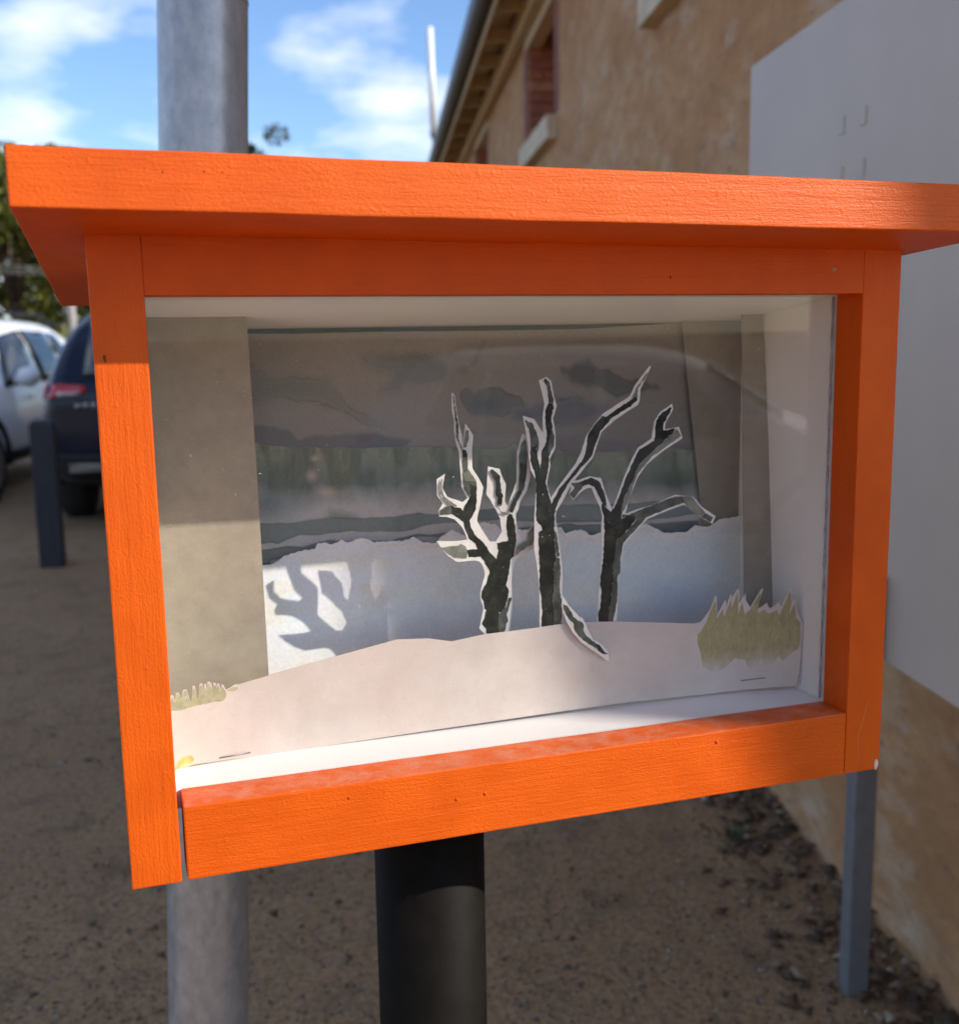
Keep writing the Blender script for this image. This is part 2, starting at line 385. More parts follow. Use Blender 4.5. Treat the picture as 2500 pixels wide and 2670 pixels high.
wall_rect(e, S1, 0, EAVE)
DEP = 7.0; RIDGE = EAVE + 0.25 + 3.5 * math.tan(math.radians(36))
# gable ends and rear wall
for s in (S0, S1):
    bm.faces.new([bm.verts.new(bw(s, o, z)) for o, z in ((0, 0), (-DEP, 0), (-DEP, EAVE), (-DEP / 2, RIDGE - 0.2), (0, EAVE))])
bm.faces.new([bm.verts.new(bw(s, -DEP, z)) for s, z in ((S0, 0), (S1, 0), (S1, EAVE), (S0, EAVE))])
bmesh.ops.recalc_face_normals(bm, faces=bm.faces)
link('wall', bm_mesh('wall', bm), M_RENDER, bld)
BRW, BRH = 0.23, 0.076
bk_me = None
for wi, (a, b) in enumerate(WINS):
    win = bbox('bricked_window', a + 0.002, b - 0.002, -0.275, -0.235, WZ0 + 0.002, WZ1 - 0.002, M_MORTAR, bld)
    ncol = int((b - a) / 0.24); nrow = int((WZ1 - WZ0) / 0.083)
    if wi < 3:
        for r in range(nrow):
            for k in range(ncol):
                off = 0.12 if r % 2 else 0.0
                s = a + 0.02 + k * (b - a - 0.16) / ncol + off; z = WZ0 + 0.012 + r * (WZ1 - WZ0 - 0.01) / nrow
                if s + BRW > b: continue
                if bk_me is None:
                    bk = [box('brick', (-BRW / 2, -0.012, -BRH / 2), (BRW / 2, 0.012, BRH / 2), M_BRICKS[i], None, 0.006, 1) for i in range(3)]
                    bk_me = [o.data for o in bk]
                    for o in bk: bpy.data.objects.remove(o)
                o = bpy.data.objects.new('brick', bk_me[rng.integers(3)]); COL.objects.link(o); o.parent = win
                o.location = bw(s + BRW / 2, -0.228 + rng.uniform(-.003, .003), z + BRH / 2); o.rotation_euler = (0, 0, math.pi / 2 - AZB)
                o.matrix_parent_inverse = Matrix.Identity(4)
    jb = bbox('brick_jamb', b - 0.030, b - 0.003, -0.233, -0.003, WZ0 + 0.002, WZ1 - 0.002, M_MORTAR, bld)
    if wi < 3:
        for r in range(10):
            for k, (w0, w1) in enumerate(((-0.005, -0.222),) if r % 2 else ((-0.005, -0.108), (-0.118, -0.222))):
                o = bpy.data.objects.new('brick', bk_me[rng.integers(3)]); COL.objects.link(o); o.parent = jb; o.matrix_parent_inverse = Matrix.Identity(4)
                o.location = bw(b - 0.034 + rng.uniform(-.002, .002), (w0 + w1) / 2, WZ0 + 0.046 + r * 0.0845); o.rotation_euler = (0, 0, -AZB); o.scale = ((w0 - w1) / BRW, 1, 1)
    bbox('sill', a - 0.06, b + 0.06, -0.22, 0.07, WZ0 - 0.16, WZ0 - 0.002, M_STONE, bld, 0.008)
    for s0, s1 in ((a - 0.16, a - 0.003), (b + 0.003, b + 0.20)): bbox('quoin_band', s0, s1, -0.02, 0.006, WZ0 + 0.002, WZ1 - 0.102, M_OXIDE, bld)
    bbox('lintel', a - 0.1, b + 0.1, -0.10, 0.012, WZ1 - 0.10, WZ1 + 0.01, M_CREAM, bld)
# eaves: wall plate, soffit boards, fascia, gutter
bbox('wall_plate', S0 - 0.2, S1, 0.014, 0.09, EAVE - 0.04, EAVE + 0.13, M_CREAM, bld, 0.006)
for k in range(30):
    s = S0 + 0.1 + k * 0.86
    if s < S1: bbox('rafter_tail', s, s + 0.06, 0.09, 0.30, EAVE + 0.05, EAVE + 0.16, M_CREAM, bld)
bbox('soffit', S0 - 0.2, S1, 0.09, 0.32, EAVE + 0.165, EAVE + 0.185, M_CREAM, bld)
bbox('fascia', S0 - 0.2, S1, 0.30, 0.325, EAVE + 0.02, EAVE + 0.20, M_CREAM, bld, 0.004)
# gutter with an open rounded section
V = []; F = []
prof = [(0.428, 0.20), (0.428, 0.09), (0.45, 0.06), (0.50, 0.055), (0.54, 0.09), (0.55, 0.20), (0.535, 0.20), (0.53, 0.10), (0.50, 0.075), (0.455, 0.075), (0.44, 0.20)]
for s in (S0 - 0.2, S1):
    for o, z in prof: V.append(bw(s, o - 0.10, EAVE + z + 0.02))
n = len(prof)
F = [(i, (i + 1) % n, (i + 1) % n + n, i + n) for i in range(n)]
link('gutter', mesh('gutter', V, F), M_GUTTER, bld)
# roof sheets, corrugated on both slopes
for sgn in (0, 1):
    V = []; F = []; ns = 600
    for k in range(ns + 1):
        s = S0 - 0.2 + (S1 - S0 + 0.2) * k / ns; dz = 0.012 * math.sin(k * math.pi)
        dz = 0.012 if k % 2 else -0.012
        o0 = 0.40 if sgn == 0 else -DEP - 0.5
        V += [bw(s, o0, EAVE + 0.24 + dz - 0.0), bw(s, -DEP / 2, RIDGE + 0.34 + dz)]
    F = [(2 * k, 2 * k + 2, 2 * k + 3, 2 * k + 1) for k in range(ns)]
    rf = link('roof', mesh('roof', V, F), M_IRON, bld)
    sol = rf.modifiers.new('thick', 'SOLIDIFY'); sol.thickness = 0.01

# white mast beyond the far end of the building
DM = 29.5
mb2 = on_dist(1131, 345, DM); mt = on_dist(1120, 70, DM); mdir = (mt - mb2) / (mt[2] - mb2[2]); mfoot = mb2 - mdir * mb2[2]
mast = empty('white_mast', mfoot); tag(mast, 'thin white upright mast rising beyond the roof edge of the stone building', 'mast')
M_MAST = mat_simple('white_plastic_mast', (0.80, 0.80, 0.80), 0.35, 0, 0.05, 10)
tube('upper_tube', [mb2, mt], 0.082, M_MAST, mast, 16)
tube('lower_tube', [mfoot, mb2], 0.05, M_GREYSTEEL, mast, 12)
tube('collar', [mb2 - mdir * .12, mb2 + mdir * .05], 0.095, M_GREYSTEEL, mast, 12)

# sign panel on steel legs before the wall
sg = empty('blank_sign', bw(-0.44, 0.185, 0)); tag(sg, 'large plain pale grey sign board seen from the side before the stone wall', 'sign')
M_SIGN = mat_simple('white_sign_sheet', (0.57, 0.455, 0.37), 0.45, 0, 0.07, 1.6)
bbox('panel', -2.0, 0.47, 0.135, 0.152, 0.79, 2.23, M_SIGN, sg, 0.003)
for s in (-0.47, -1.62): bbox('leg', s - 0.025, s + 0.025, 0.154, 0.204, -0.05, 0.98, M_GREYSTEEL, sg, 0.004)
for s, z in ((-0.17, 1.955), (-0.285, 1.955), (-0.17, 1.845), (-0.285, 1.845)):
    bbox('bolt_cover', s - .017, s + .017, .1525, .1540, z - .020, z + .020, M_SIGN, sg, .0007)

# ================================================================== BACKGROUND: cars, bollard, trees, mast and wires
M_TYRE = mat_simple('tyre_rubber', (0.018, 0.018, 0.018), 0.85, 0, 0.2, 30)
M_RIM = mat_simple('alloy_rim', (0.42, 0.42, 0.43), 0.3, 0.9, 0.05, 10)
M_TRIM = mat_simple('black_plastic_trim', (0.010, 0.010, 0.012), 0.65, 0, 0.1, 10)
M_SILVER = mat_simple('silver_trim', (0.45, 0.45, 0.46), 0.3, 0.7, 0.05, 10)
def mat_paint(name, c, cw=0.6):
    t = NT(name); t.col(c).set(Roughness=0.28); t.p.inputs['Coat Weight'].default_value = cw; t.p.inputs['Coat Roughness'].default_value = 0.05; t.p.inputs['Specular IOR Level'].default_value = 0.3; return t.m
M_NAVY = mat_paint('navy_car_paint', (0.004, 0.008, 0.026), 0.25); M_PEARL = mat_paint('white_car_paint', (0.82, 0.82, 0.82))
def mat_carglass():
    t = NT('tinted_car_glass'); t.col((0.012, 0.014, 0.016)).set(Roughness=0.04); t.p.inputs['Specular IOR Level'].default_value = 0.8; return t.m
M_CGLASS = mat_carglass()
def mat_lamp(name, c):
    t = NT(name); t.col(c).set(Roughness=0.12); t.p.inputs['Coat Weight'].default_value = 1.0; return t.m
M_RED = mat_lamp('red_lens', (0.55, 0.015, 0.02)); M_CLEAR = mat_lamp('clear_lens', (0.55, 0.45, 0.42)); M_AMBER = mat_lamp('amber_lens', (0.55, 0.16, 0.04))
# half sections: x, bottom z, sill half width, mid z/half width, belt z/half width, shoulder of roof z/half width, crown z
SEC = [(0.00, .52, .70, .70, .78, .96, .76, 1.02, .66, 1.03), (0.06, .36, .82, .70, .88, .98, .86, 1.08, .74, 1.10),
       (0.26, .28, .88, .66, .92, 1.00, .90, 1.38, .72, 1.40), (0.50, .26, .90, .64, .93, 1.00, .91, 1.60, .66, 1.63), (1.05, .26, .90, .64, .93, .99, .91, 1.62, .64, 1.66),
       (1.90, .24, .90, .62, .93, .97, .91, 1.64, .64, 1.68), (2.55, .24, .90, .62, .93, .96, .90, 1.59, .62, 1.63), (2.95, .25, .90, .62, .93, .95, .90, 1.34, .66, 1.38),
       (3.30, .26, .90, .62, .92, .94, .88, 1.06, .72, 1.10), (3.80, .28, .89, .62, .91, .90, .85, .97, .66, 1.01), (4.20, .30, .82, .60, .86, .82, .78, .88, .55, .92), (4.42, .40, .66, .58, .70, .70, .64, .74, .50, .76)]
def car(name, label, paint, loc, heading, rear_detail, scale=1.0):
    """local frame: x forward from the rear bumper, y to the car's left, z up"""
    root = empty(name, loc); root.rotation_euler = (0, 0, heading); root.scale = (scale,) * 3; root['localframe'] = 1
    tag(root, label, 'car', 'parked cars')
    V = []; F = []
    for (x, zb, ws, zm, wm, zl, wlb, zr, wr, zc) in SEC:
        ring = [(0, zb), (ws * .7, zb), (ws, zb + .03), (wm, zm), (wlb, zl), ((wlb + wr) / 2 + .02, (zl + zr) / 2), (wr, zr), (wr * .55, zc), (0, zc + .005)]
        pts = [(x, y, z) for y, z in ring] + [(x, -y, z) for y, z in ring[-2:0:-1]]
        V += pts
    n = len(ring) * 2 - 2
    for i in range(len(SEC) - 1):
        for k in range(n): F.append((i * n + k, (i + 1) * n + k, (i + 1) * n + (k + 1) % n, i * n + (k + 1) % n))
    F.append(tuple(range(n))); F.append(tuple(reversed(range((len(SEC) - 1) * n, len(SEC) * n))))
    me = mesh('body', V, F, True)
    bm = bmesh.new(); bm.from_mesh(me); bmesh.ops.recalc_face_normals(bm, faces=bm.faces); bm.to_mesh(me); bm.free()
    body = link('body', me, paint, root); ss = body.modifiers.new('smooth', 'SUBSURF'); ss.levels = 2; ss.render_levels = 2
    def skin(nm, quad, mat, off=0.008, sub=6, axis='Y', parent=root):
        bm = bmesh.new(); q = [Vector(p) for p in quad]; g = []
        for j in range(sub + 1):
            row = []
            for i in range(sub + 1):
                u, v = i / sub, j / sub
                row.append(bm.verts.new((q[0] * (1 - u) + q[1] * u) * (1 - v) + (q[3] * (1 - u) + q[2] * u) * v))
            g.append(row)
        for j in range(sub):
            for i in range(sub): bm.faces.new((g[j][i], g[j][i + 1], g[j + 1][i + 1], g[j + 1][i]))
        o = link(nm, bm_mesh(nm, bm, True), mat, parent)
        sw = o.modifiers.new('fit', 'SHRINKWRAP'); sw.target = body; sw.wrap_method = 'NEAREST_SURFACEPOINT'; sw.wrap_mode = 'ABOVE_SURFACE'; sw.offset = off
        so = o.modifiers.new('thick', 'SOLIDIFY'); so.thickness = 0.006
        return o
    for s in (1, -1):
        y = 0.92 * s; yr = 0.72 * s
        skin('side_window', [(0.62, y, 1.12), (1.02, y, 1.04), (1.05, yr, 1.52), (0.80, yr, 1.50)], M_CGLASS)
        skin('side_window', [(1.07, y, 1.04), (1.88, y, 1.02), (1.88, yr, 1.56), (1.10, yr, 1.53)], M_CGLASS)
        skin('side_window', [(1.95, y, 1.02), (2.95, y, 1.02), (2.55, yr, 1.50), (1.95, yr, 1.56)], M_CGLASS)
        skin('sill_trim', [(0.95, y, .30), (3.25, y, .30), (3.25, y, .42), (0.95, y, .42)], M_TRIM, 0.012)
        skin('sill_strip', [(1.05, y, .235), (3.2, y, .235), (3.2, y, .30), (1.05, y, .30)], M_SILVER, 0.010, 4)
        for x in (1.42, 2.30):
            skin('door_handle', [(x, y, .88), (x + .2, y, .88), (x + .2, y, .91), (x, y, .91)], paint, 0.03, 2)
        for xw in (0.82, 3.52):
            arch = []
            for k in range(13):
                a = math.pi * k / 12 * 1.05 - 0.08
                arch.append((xw - .42 * math.cos(a), .895 * s, .34 + .42 * math.sin(a)))
            tube('wheel_arch', arch, 0.045, M_TRIM, root, 8)
            wl_ = tube('wheel', [(xw, .70 * s, .34), (xw, .72 * s, .34), (xw, .90 * s, .34), (xw, .92 * s, .34)], [.30, .34, .34, .30], M_TYRE, root, 32)
            r_ = tube('rim', [(xw, .905 * s, .34), (xw, .928 * s, .34)], [.21, .20], M_RIM, wl_, 24)
        mr = tube('mirror', [(2.86, .93 * s, 1.06), (2.87, 1.02 * s, 1.09), (2.86, 1.10 * s, 1.10), (2.86, 1.16 * s, 1.08)], [.03, .09, .10, .04], paint, root, 14)
        tube('roof_rail', [(0.75, .62 * s, 1.61), (0.85, .62 * s, 1.69), (2.30, .62 * s, 1.70), (2.45, .62 * s, 1.64)], 0.018, M_SILVER if rear_detail else M_TRIM, root, 8)
        tl = skin('tail_light', [(-.02, .56 * s, 1.00), (-.02, .86 * s, .965), (-.02, .86 * s, 1.12), (-.02, .56 * s, 1.06)], M_RED, 0.012, 6)
        skin('tail_light_wrap', [(.04, .9 * s, .965), (.22, .93 * s, 1.0), (.22, .93 * s, 1.09), (.04, .9 * s, 1.12)], M_RED, 0.012, 4)
        skin('indicator_lens', [(-.03, .60 * s, .99), (-.03, .76 * s, .98), (-.03, .76 * s, 1.015), (-.03, .60 * s, 1.015)], M_CLEAR, 0.02, 3)
        skin('head_light', [(4.3, .42 * s, .72), (4.1, .80 * s, .72), (4.0, .82 * s, .84), (4.3, .42 * s, .80)], M_CLEAR, 0.012, 4)
    skin('rear_window', [(.0, -.58, 1.16), (.0, .58, 1.16), (.42, .54, 1.50), (.42, -.54, 1.50)], M_CGLASS, 0.01)
    skin('windscreen', [(3.2, .64, 1.10), (3.2, -.64, 1.10), (2.68, -.58, 1.52), (2.68, .58, 1.52)], M_CGLASS, 0.01)
    box('spoiler', (0.20, -.58, 1.585), (0.62, .58, 1.625), M_TRIM, root, 0.012)
    skin('rear_bumper', [(-.05, -.86, .34), (-.05, .86, .34), (-.05, .86, .56), (-.05, -.86, .56)], M_TRIM, 0.02, 8)
    skin('bumper_strip', [(-.06, -.72, .40), (-.06, .72, .40), (-.06, .72, .48), (-.06, -.72, .48)], M_SILVER, 0.035, 8)
    pl = skin('plate_recess', [(-.05, -.36, .66), (-.05, .36, .66), (-.05, .36, .84), (-.05, -.36, .84)], M_TRIM, 0.008, 4)
    skin('number_plate', [(-.06, -.19, .70), (-.06, .19, .70), (-.06, .19, .80), (-.06, -.19, .80)], mat_simple(name + '_plate', (0.28, 0.24, 0.14), 0.5), 0.016, 2)
    if rear_detail:
        for k in range(6):
            y0 = .64 - k * .055
            skin('badge_letter', [(-.05, y0, .895), (-.05, y0 - .038, .895), (-.05, y0 - .038, .925), (-.05, y0, .925)], M_SILVER, 0.016, 1)
    return root
# dark four-wheel drive, tail towards us; pale one beyond it, nose towards us
d = ray(84, 900); A = CAM + d * (9.2 / math.hypot(d[0], d[1]))
hs = math.radians(9)                                     # heading east of north
fwd = Vector((math.sin(hs), math.cos(hs), 0)); lft = Vector((-math.cos(hs), math.sin(hs), 0))
suv_loc = Vector((A[0], A[1], 0)) - lft * 0.98
car('navy_car', 'dark navy car parked with its red tail light and rear towards us', M_NAVY, suv_loc, math.pi / 2 - hs, True, 1.10)
P0 = Vector((-1.20, 10.3, 0)); hw = math.radians(13.5)
fw2 = Vector((math.sin(hw), math.cos(hw), 0))            # along the car's side, away from us
side = Vector((-math.cos(hw), math.sin(hw), 0))
rear_c = P0 + fw2 * 3.73 + side * 0.93
car('white_car', 'white car parked beyond the navy car, its side mirror showing', M_PEARL, rear_c, -math.pi / 2 - hw, False, 1.06)

car('white_car', 'white car added out of view, its pale roof line reflected in the glass', mat_simple('chalky_white_paint', (.8, .8, .8), .6, 0, .03), Vector((1.7, -6.7, 0)), math.radians(28), False, 0.845)  # unseen car, added to give the glass a pale reflected streak
bo = on_dist(140, 1475, 7.82); bo = Vector((bo[0], bo[1], 0))
bol = empty('bollard', bo); tag(bol, 'short square charcoal bollard standing behind the navy car', 'bollard')
a = AZB
def rot_box(name, c, hx, hy, z0, z1, mat, parent, ang, bevel, top_in=0.0):
    q = []
    for z, k in ((z0, 0), (z1, top_in)):
        for sx, sy in ((-1, -1), (1, -1), (1, 1), (-1, 1)):
            x, y = sx * (hx - k), sy * (hy - k); q.append((c[0] + x * math.cos(ang) - y * math.sin(ang), c[1] + x * math.sin(ang) + y * math.cos(ang), z))
    return hexa(name, q, mat, parent, bevel)
pt = on_dist(133, 1097, 7.82)
rot_box('shaft', bo, 0.075, 0.075, -0.05, 0.96, M_CHARCOAL, bol, -0.1, 0.008)
rot_box('chamfered_cap', bo, 0.075, 0.075, 0.9605, 0.985, M_CHARCOAL, bol, -0.1, 0.004, 0.02)

def mat_leaf(name, c1, c2):
    t = NT(name); g = t.new('NewGeometry')
    c = t.ramp(g.outputs['Random Per Island'], [(0.0, c1), (0.7, c2), (1.0, tuple(v * 1.5 for v in c2))])
    t.col(c).set(Roughness=0.6); t.p.inputs['Subsurface Weight'].default_value = 0.0
    tr = t.new('BsdfTranslucent'); t.l.new(c, tr.inputs[0]); mxs = t.new('MixShader'); mxs.inputs[0].default_value = 0.3
    t.l.new(t.p.outputs[0], mxs.inputs[1]); t.l.new(tr.outputs[0], mxs.inputs[2]); t.l.new(mxs.outputs[0], t.out.inputs[0]); return t.m
M_LEAF = mat_leaf('olive_green_leaves', (0.045, 0.062, 0.010), (0.17, 0.18, 0.030))
M_LEAF2 = mat_leaf('grey_green_leaves', (0.030, 0.040, 0.022), (0.060, 0.072, 0.045))
M_BARK = mat_simple('grey_brown_bark', (0.12, 0.095, 0.07), 0.9, 0, 0.3, 10, 0.6, 30, 0.02, (1, 1, 0.3))
def tree(name, label, base, h, rad, zlow, nl, leaf, mat, seed, group=None):
    r = random.Random(seed); root = empty(name, base); tag(root, label, 'tree', group)
    b = Vector(base); top = b + Vector((0.2, 0.1, h * 0.62))
    tr = tube('trunk', [b - Vector((0, 0, .2)), b + Vector((.05, 0, h * .25)), b + Vector((.1, .1, h * .45)), top], [h * .032, h * .026, h * .020, h * .009], M_BARK, root, 12)
    cl = []
    for k in range(26):
        a = r.uniform(0, 2 * math.pi); q = math.sqrt(r.random()); z = r.uniform(zlow, h)
        f = 1.0 - 0.55 * abs((z - zlow) / (h - zlow) - 0.4)
        c = b + Vector((math.cos(a) * rad * q * f, math.sin(a) * rad * q * f, z)); cl.append((c, rad * r.uniform(.22, .40)))
    for c, rr in cl[:9]:
        s = b + Vector((.08, .05, h * r.uniform(.22, .5))); mid = (s + c) / 2 + Vector((0, 0, .08 * h))
        tube('limb', [s, mid, c], [h * .012, h * .008, h * .003], M_BARK, root, 8)
    n = nl; cents = np.array([list(c) for c, _ in cl]); rads = np.array([q for _, q in cl])
    g = np.random.default_rng(seed); idx = g.integers(0, len(cl), n)
    dirs = g.normal(size=(n, 3)); dirs /= np.linalg.norm(dirs, axis=1)[:, None]
    pos = cents[idx] + dirs * (rads[idx] * g.uniform(.35, 1.05, n) ** .6)[:, None] * np.array([1, 1, .75])
    u = g.normal(size=(n, 3)); u /= np.linalg.norm(u, axis=1)[:, None]; w = np.cross(u, g.normal(size=(n, 3))); w /= np.linalg.norm(w, axis=1)[:, None]
    sz = leaf * g.uniform(.6, 1.4, n)[:, None]
    Vv = np.stack([pos - u * sz, pos + w * sz * .45, pos + u * sz, pos - w * sz * .45], 1).reshape(-1, 3)
    me = bpy.data.meshes.new('crown'); me.vertices.add(4 * n); me.vertices.foreach_set('co', Vv.ravel()); me.loops.add(4 * n)
    me.loops.foreach_set('vertex_index', np.arange(4 * n)); me.polygons.add(n); me.polygons.foreach_set('loop_start', np.arange(0, 4 * n, 4)); me.update(); me.validate()
    link('crown', me, mat, root)
    return root
def gpt(px, D):
    d = ray(px, 900); k = D / math.hypot(d[0], d[1]); q = CAM + d * k; return (q[0], q[1], 0)
tree('leafy_tree', 'bushy olive green tree behind the parked cars, left of the roof board', gpt(40, 27), 5.4, 2.5, 1.0, 14000, .11, M_LEAF, 3)
tree('leafy_tree', 'low dark green tree behind the navy car roof', gpt(215, 31), 3.6, 2.3, .5, 9000, .11, M_LEAF, 5)
tree('leafy_tree', 'green tree at the far left edge behind the white car', gpt(-190, 30), 6.2, 3.0, .8, 9000, .13, M_LEAF, 9)
tree('gum_tree', 'thin grey green tree top peeping over the roof board beside the galvanised pole', gpt(700, 48), 9.9, 1.5, 6.2, 2600, .13, M_LEAF2, 12)
# unseen leaning gum, added so its trunk shades the case's right end
lg = Vector((4.54, -2.24, 0)); lgt = empty('added_shade_tree', lg); tag(lgt, 'unseen leaning gum tree added to shade the right end of the case', 'tree')
ax = Vector((-.20, 0, 1))
tube('trunk', [lg + ax * z + Vector((0, 0, 0)) for z in (-.2, 0, .6, 2, 3, 3.4, 3.8, 4.2, 5, 6.2, 7.5)], [.30, .27, .23, .205, .2, .2, .2, .2, .19, .16, .06], M_BARK, lgt, 20)
cr_ = tree('spare', 'spare crown', lg + ax * 6 , 4.5, 2.2, 1.2, 5000, .12, M_LEAF2, 31)
for ch in [c for c in bpy.data.objects if c.parent is cr_]:
    if ch.name.startswith('trunk'): bpy.data.objects.remove(ch)
    else: adopt(ch, lgt)
bpy.data.objects.remove(cr_)
# pale post behind the cars and its wires
lp = Vector(gpt(193, 24)); post = empty('power_pole', lp); tag(post, 'slim pale grey pole rising behind the navy car', 'pole')
tube('shaft', [lp - Vector((0, 0, .2)), lp + Vector((0, 0, 5.2))], [.09, .07], mat_simple('weathered_pole', (0.42, 0.40, 0.38), .8), post, 14)
tube('crossarm', [lp + Vector((-.5, .1, 4.6)), lp + Vector((.5, -.1, 4.6))], .05, M_GREYSTEEL, post, 8)
M_WIRE = mat_simple('pale_cable', (0.50, 0.50, 0.47), .5)
for k, lab in enumerate(('uppermost of three pale cables crossing before the olive tree', 'middle of three pale cables crossing before the olive tree', 'lowest of three pale cables crossing before the olive tree')):
    a0 = Vector(on_dist(-420, 655 + 13 * k, 23.5)); a1 = Vector(on_dist(192, 702 + 9 * k, 24.0)); mid = (a0 + a1) / 2 - Vector((0, 0, .03))
    tag(tube('cable', [a0, mid, a1], .0028, M_WIRE, None, 6), lab, 'cable', 'cables on the power pole')

# galvanised pole right behind the case
gp_b = np.array([0.077, 0.752, 1.5 - 1.04]); gp_t = np.array([0.145, 0.748, 1.85]); dd = (gp_t - gp_b) / (gp_t[2] - gp_b[2])
gb = gp_b - dd * (gp_b[2] + 0.1); gt = gp_b + dd * (3.6 - gp_b[2])
gpole = empty('galvanised_pole', (gb[0], gb[1], 0)); tag(gpole, 'thick galvanised steel pole standing behind the orange case', 'pole')
n = 40
tube('shaft', [gb + (gt - gb) * k / n for k in range(n + 1)], 0.0575, M_GALV, gpole, 48)
j = gb + dd * 2.03
tube('weld_seam', [j, j + dd * 0.004], 0.0582, M_GALV, gpole, 48)

# ================================================================== GRAVEL AND LEAF LITTER
def scatter(name, label, cat, pos, size, flat, mat, seed):
    g = np.random.default_rng(seed); n = len(pos)
    base = np.array([(1, 0, 0), (-.5, .87, 0), (-.5, -.87, 0), (0, 0, 1), (0, 0, -1)], float); tri = [(0, 1, 3), (1, 2, 3), (2, 0, 3), (1, 0, 4), (2, 1, 4), (0, 2, 4)]
    ang = g.uniform(0, 6.28, n); V = np.zeros((n, 5, 3)); jit = g.uniform(.6, 1.4, (n, 5, 3))
    b = base[None] * jit * size[:, None, None] * np.array([1, 1, flat]); c, s = np.cos(ang)[:, None], np.sin(ang)[:, None]
    V[..., 0] = b[..., 0] * c - b[..., 1] * s; V[..., 1] = b[..., 0] * s + b[..., 1] * c; V[..., 2] = b[..., 2]; V += pos[:, None, :]
    T = (np.array(tri)[None] + np.arange(n)[:, None, None] * 5).reshape(-1)
    me = bpy.data.meshes.new(name); me.vertices.add(5 * n); me.vertices.foreach_set('co', V.ravel()); me.loops.add(len(T)); me.loops.foreach_set('vertex_index', T)
    me.polygons.add(len(T) // 3); me.polygons.foreach_set('loop_start', np.arange(0, len(T), 3)); me.update(); me.validate()
    return tag(link(name, me, mat), label, cat, kind='stuff')
def mat_island(name, stops, rough=0.9):
    t = NT(name); g = t.new('NewGeometry'); t.col(t.ramp(g.outputs['Random Per Island'], stops)).set(Roughness=rough); return t.m
M_PEB = mat_island('mixed_gravel', [(0, (0.09, 0.062, 0.042)), (0.5, (0.20, 0.137, 0.082)), (0.85, (0.30, 0.225, 0.15)), (1, (0.50, 0.45, 0.40))])
M_LITTER = mat_island('dead_leaves', [(0, (0.055, 0.034, 0.019)), (0.5, (0.14, 0.082, 0.042)), (0.85, (0.22, 0.14, 0.08)), (1, (0.40, 0.31, 0.22))])
n = 24000
D = rng.uniform(1.6, 3.4, n) ** 1.0; D = 1.7 + (rng.random(n) ** 1.6) * 7.0; aa = np.radians(rng.uniform(-9, 44, n))
pos = np.stack([CAM[0] + D * np.sin(aa), CAM[1] + D * np.cos(aa), np.full(n, 0.001)], 1)
off = (pos - BP) @ BN; pos = pos[off > 0.02]
scatter('gravel', 'loose brown gravel spread over the ground', 'gravel', pos, rng.uniform(.002, .0065, len(pos)) * (1 + (rng.random(len(pos)) > .97) * 1.2), .6, M_PEB, 4)
n = 3400
s = rng.uniform(-1.2, 5.0, n); o = np.abs(rng.normal(0, .17, n)) + .015; keep = rng.random(n) < np.exp(-o * 3.0)
pos = BP + BB * s[:, None] + BN * o[:, None]; pos[:, 2] = .006 + rng.random(n) * .035 * np.exp(-o * 8)
scatter('leaf_litter', 'dead brown leaves and bark heaped along the foot of the stone wall', 'leaves', pos[keep], (.006 + .030 * rng.random(n) ** 2.5)[keep], .28, M_LITTER, 8)
n = 170
D = 1.8 + rng.random(n) * 5; aa = np.radians(rng.uniform(-9, 42, n)); pos = np.stack([CAM[0] + D * np.sin(aa), CAM[1] + D * np.cos(aa), np.full(n, .004)], 1); pos = pos[((pos - BP) @ BN) > .05]
scatter('scattered_leaves', 'single dead leaves and bark chips lying about on the gravel', 'leaves', pos, rng.uniform(.006, .022, len(pos)), .15, M_LITTER, 15)
# a weed clump by the wall
M_WEED = mat_leaf('weed_green', (0.02, 0.035, 0.008), (0.045, 0.07, 0.018))
wd = Vector(CAM + ray(1920, 2190) * (-CAM[2] / ray(1920, 2190)[2])); V = []; F = []
for k in range(90):
    a = random.uniform(0, 6.28); r0 = random.uniform(0, .09); h = random.uniform(.01, .035); b = wd + Vector((math.cos(a) * r0, math.sin(a) * r0, 0)); t2 = Vector((math.cos(a + 1) * .004, math.sin(a + 1) * .004, 0)); tip = b + Vector((math.cos(a) * .03, math.sin(a) * .03, h))
    i = len(V); V += [b - t2, b + t2, tip]; F.append((i, i + 1, i + 2))
tag(link('weed', mesh('weed', V, F), M_WEED), 'small green weed growing in the gravel near the wall', 'weed')

# ================================================================== THE ORANGE DISPLAY CASE
WF = 0.52; SWL, SWR = 0.0285, 0.0297; ZTOP = -0.0303; ZST = -0.372; ZR, ZRB = -0.3255, -0.3714; TF = 0.0287
RSL, RTI = 0.0719, 0.0085
def zu(x, y): return 0.0015 - RSL * y - RTI * x
case = empty('display_case', (0.33, 0.16, 0)); tag(case, 'orange timber display case with a glass front on a black post', 'display case')
def cbox(name, lo, hi, mat, bevel=0.0008, wob=0.0, cuts=0, parent=case):
    return box(name, W3(lo), W3(hi), mat, parent, bevel, 2, wob, cuts)
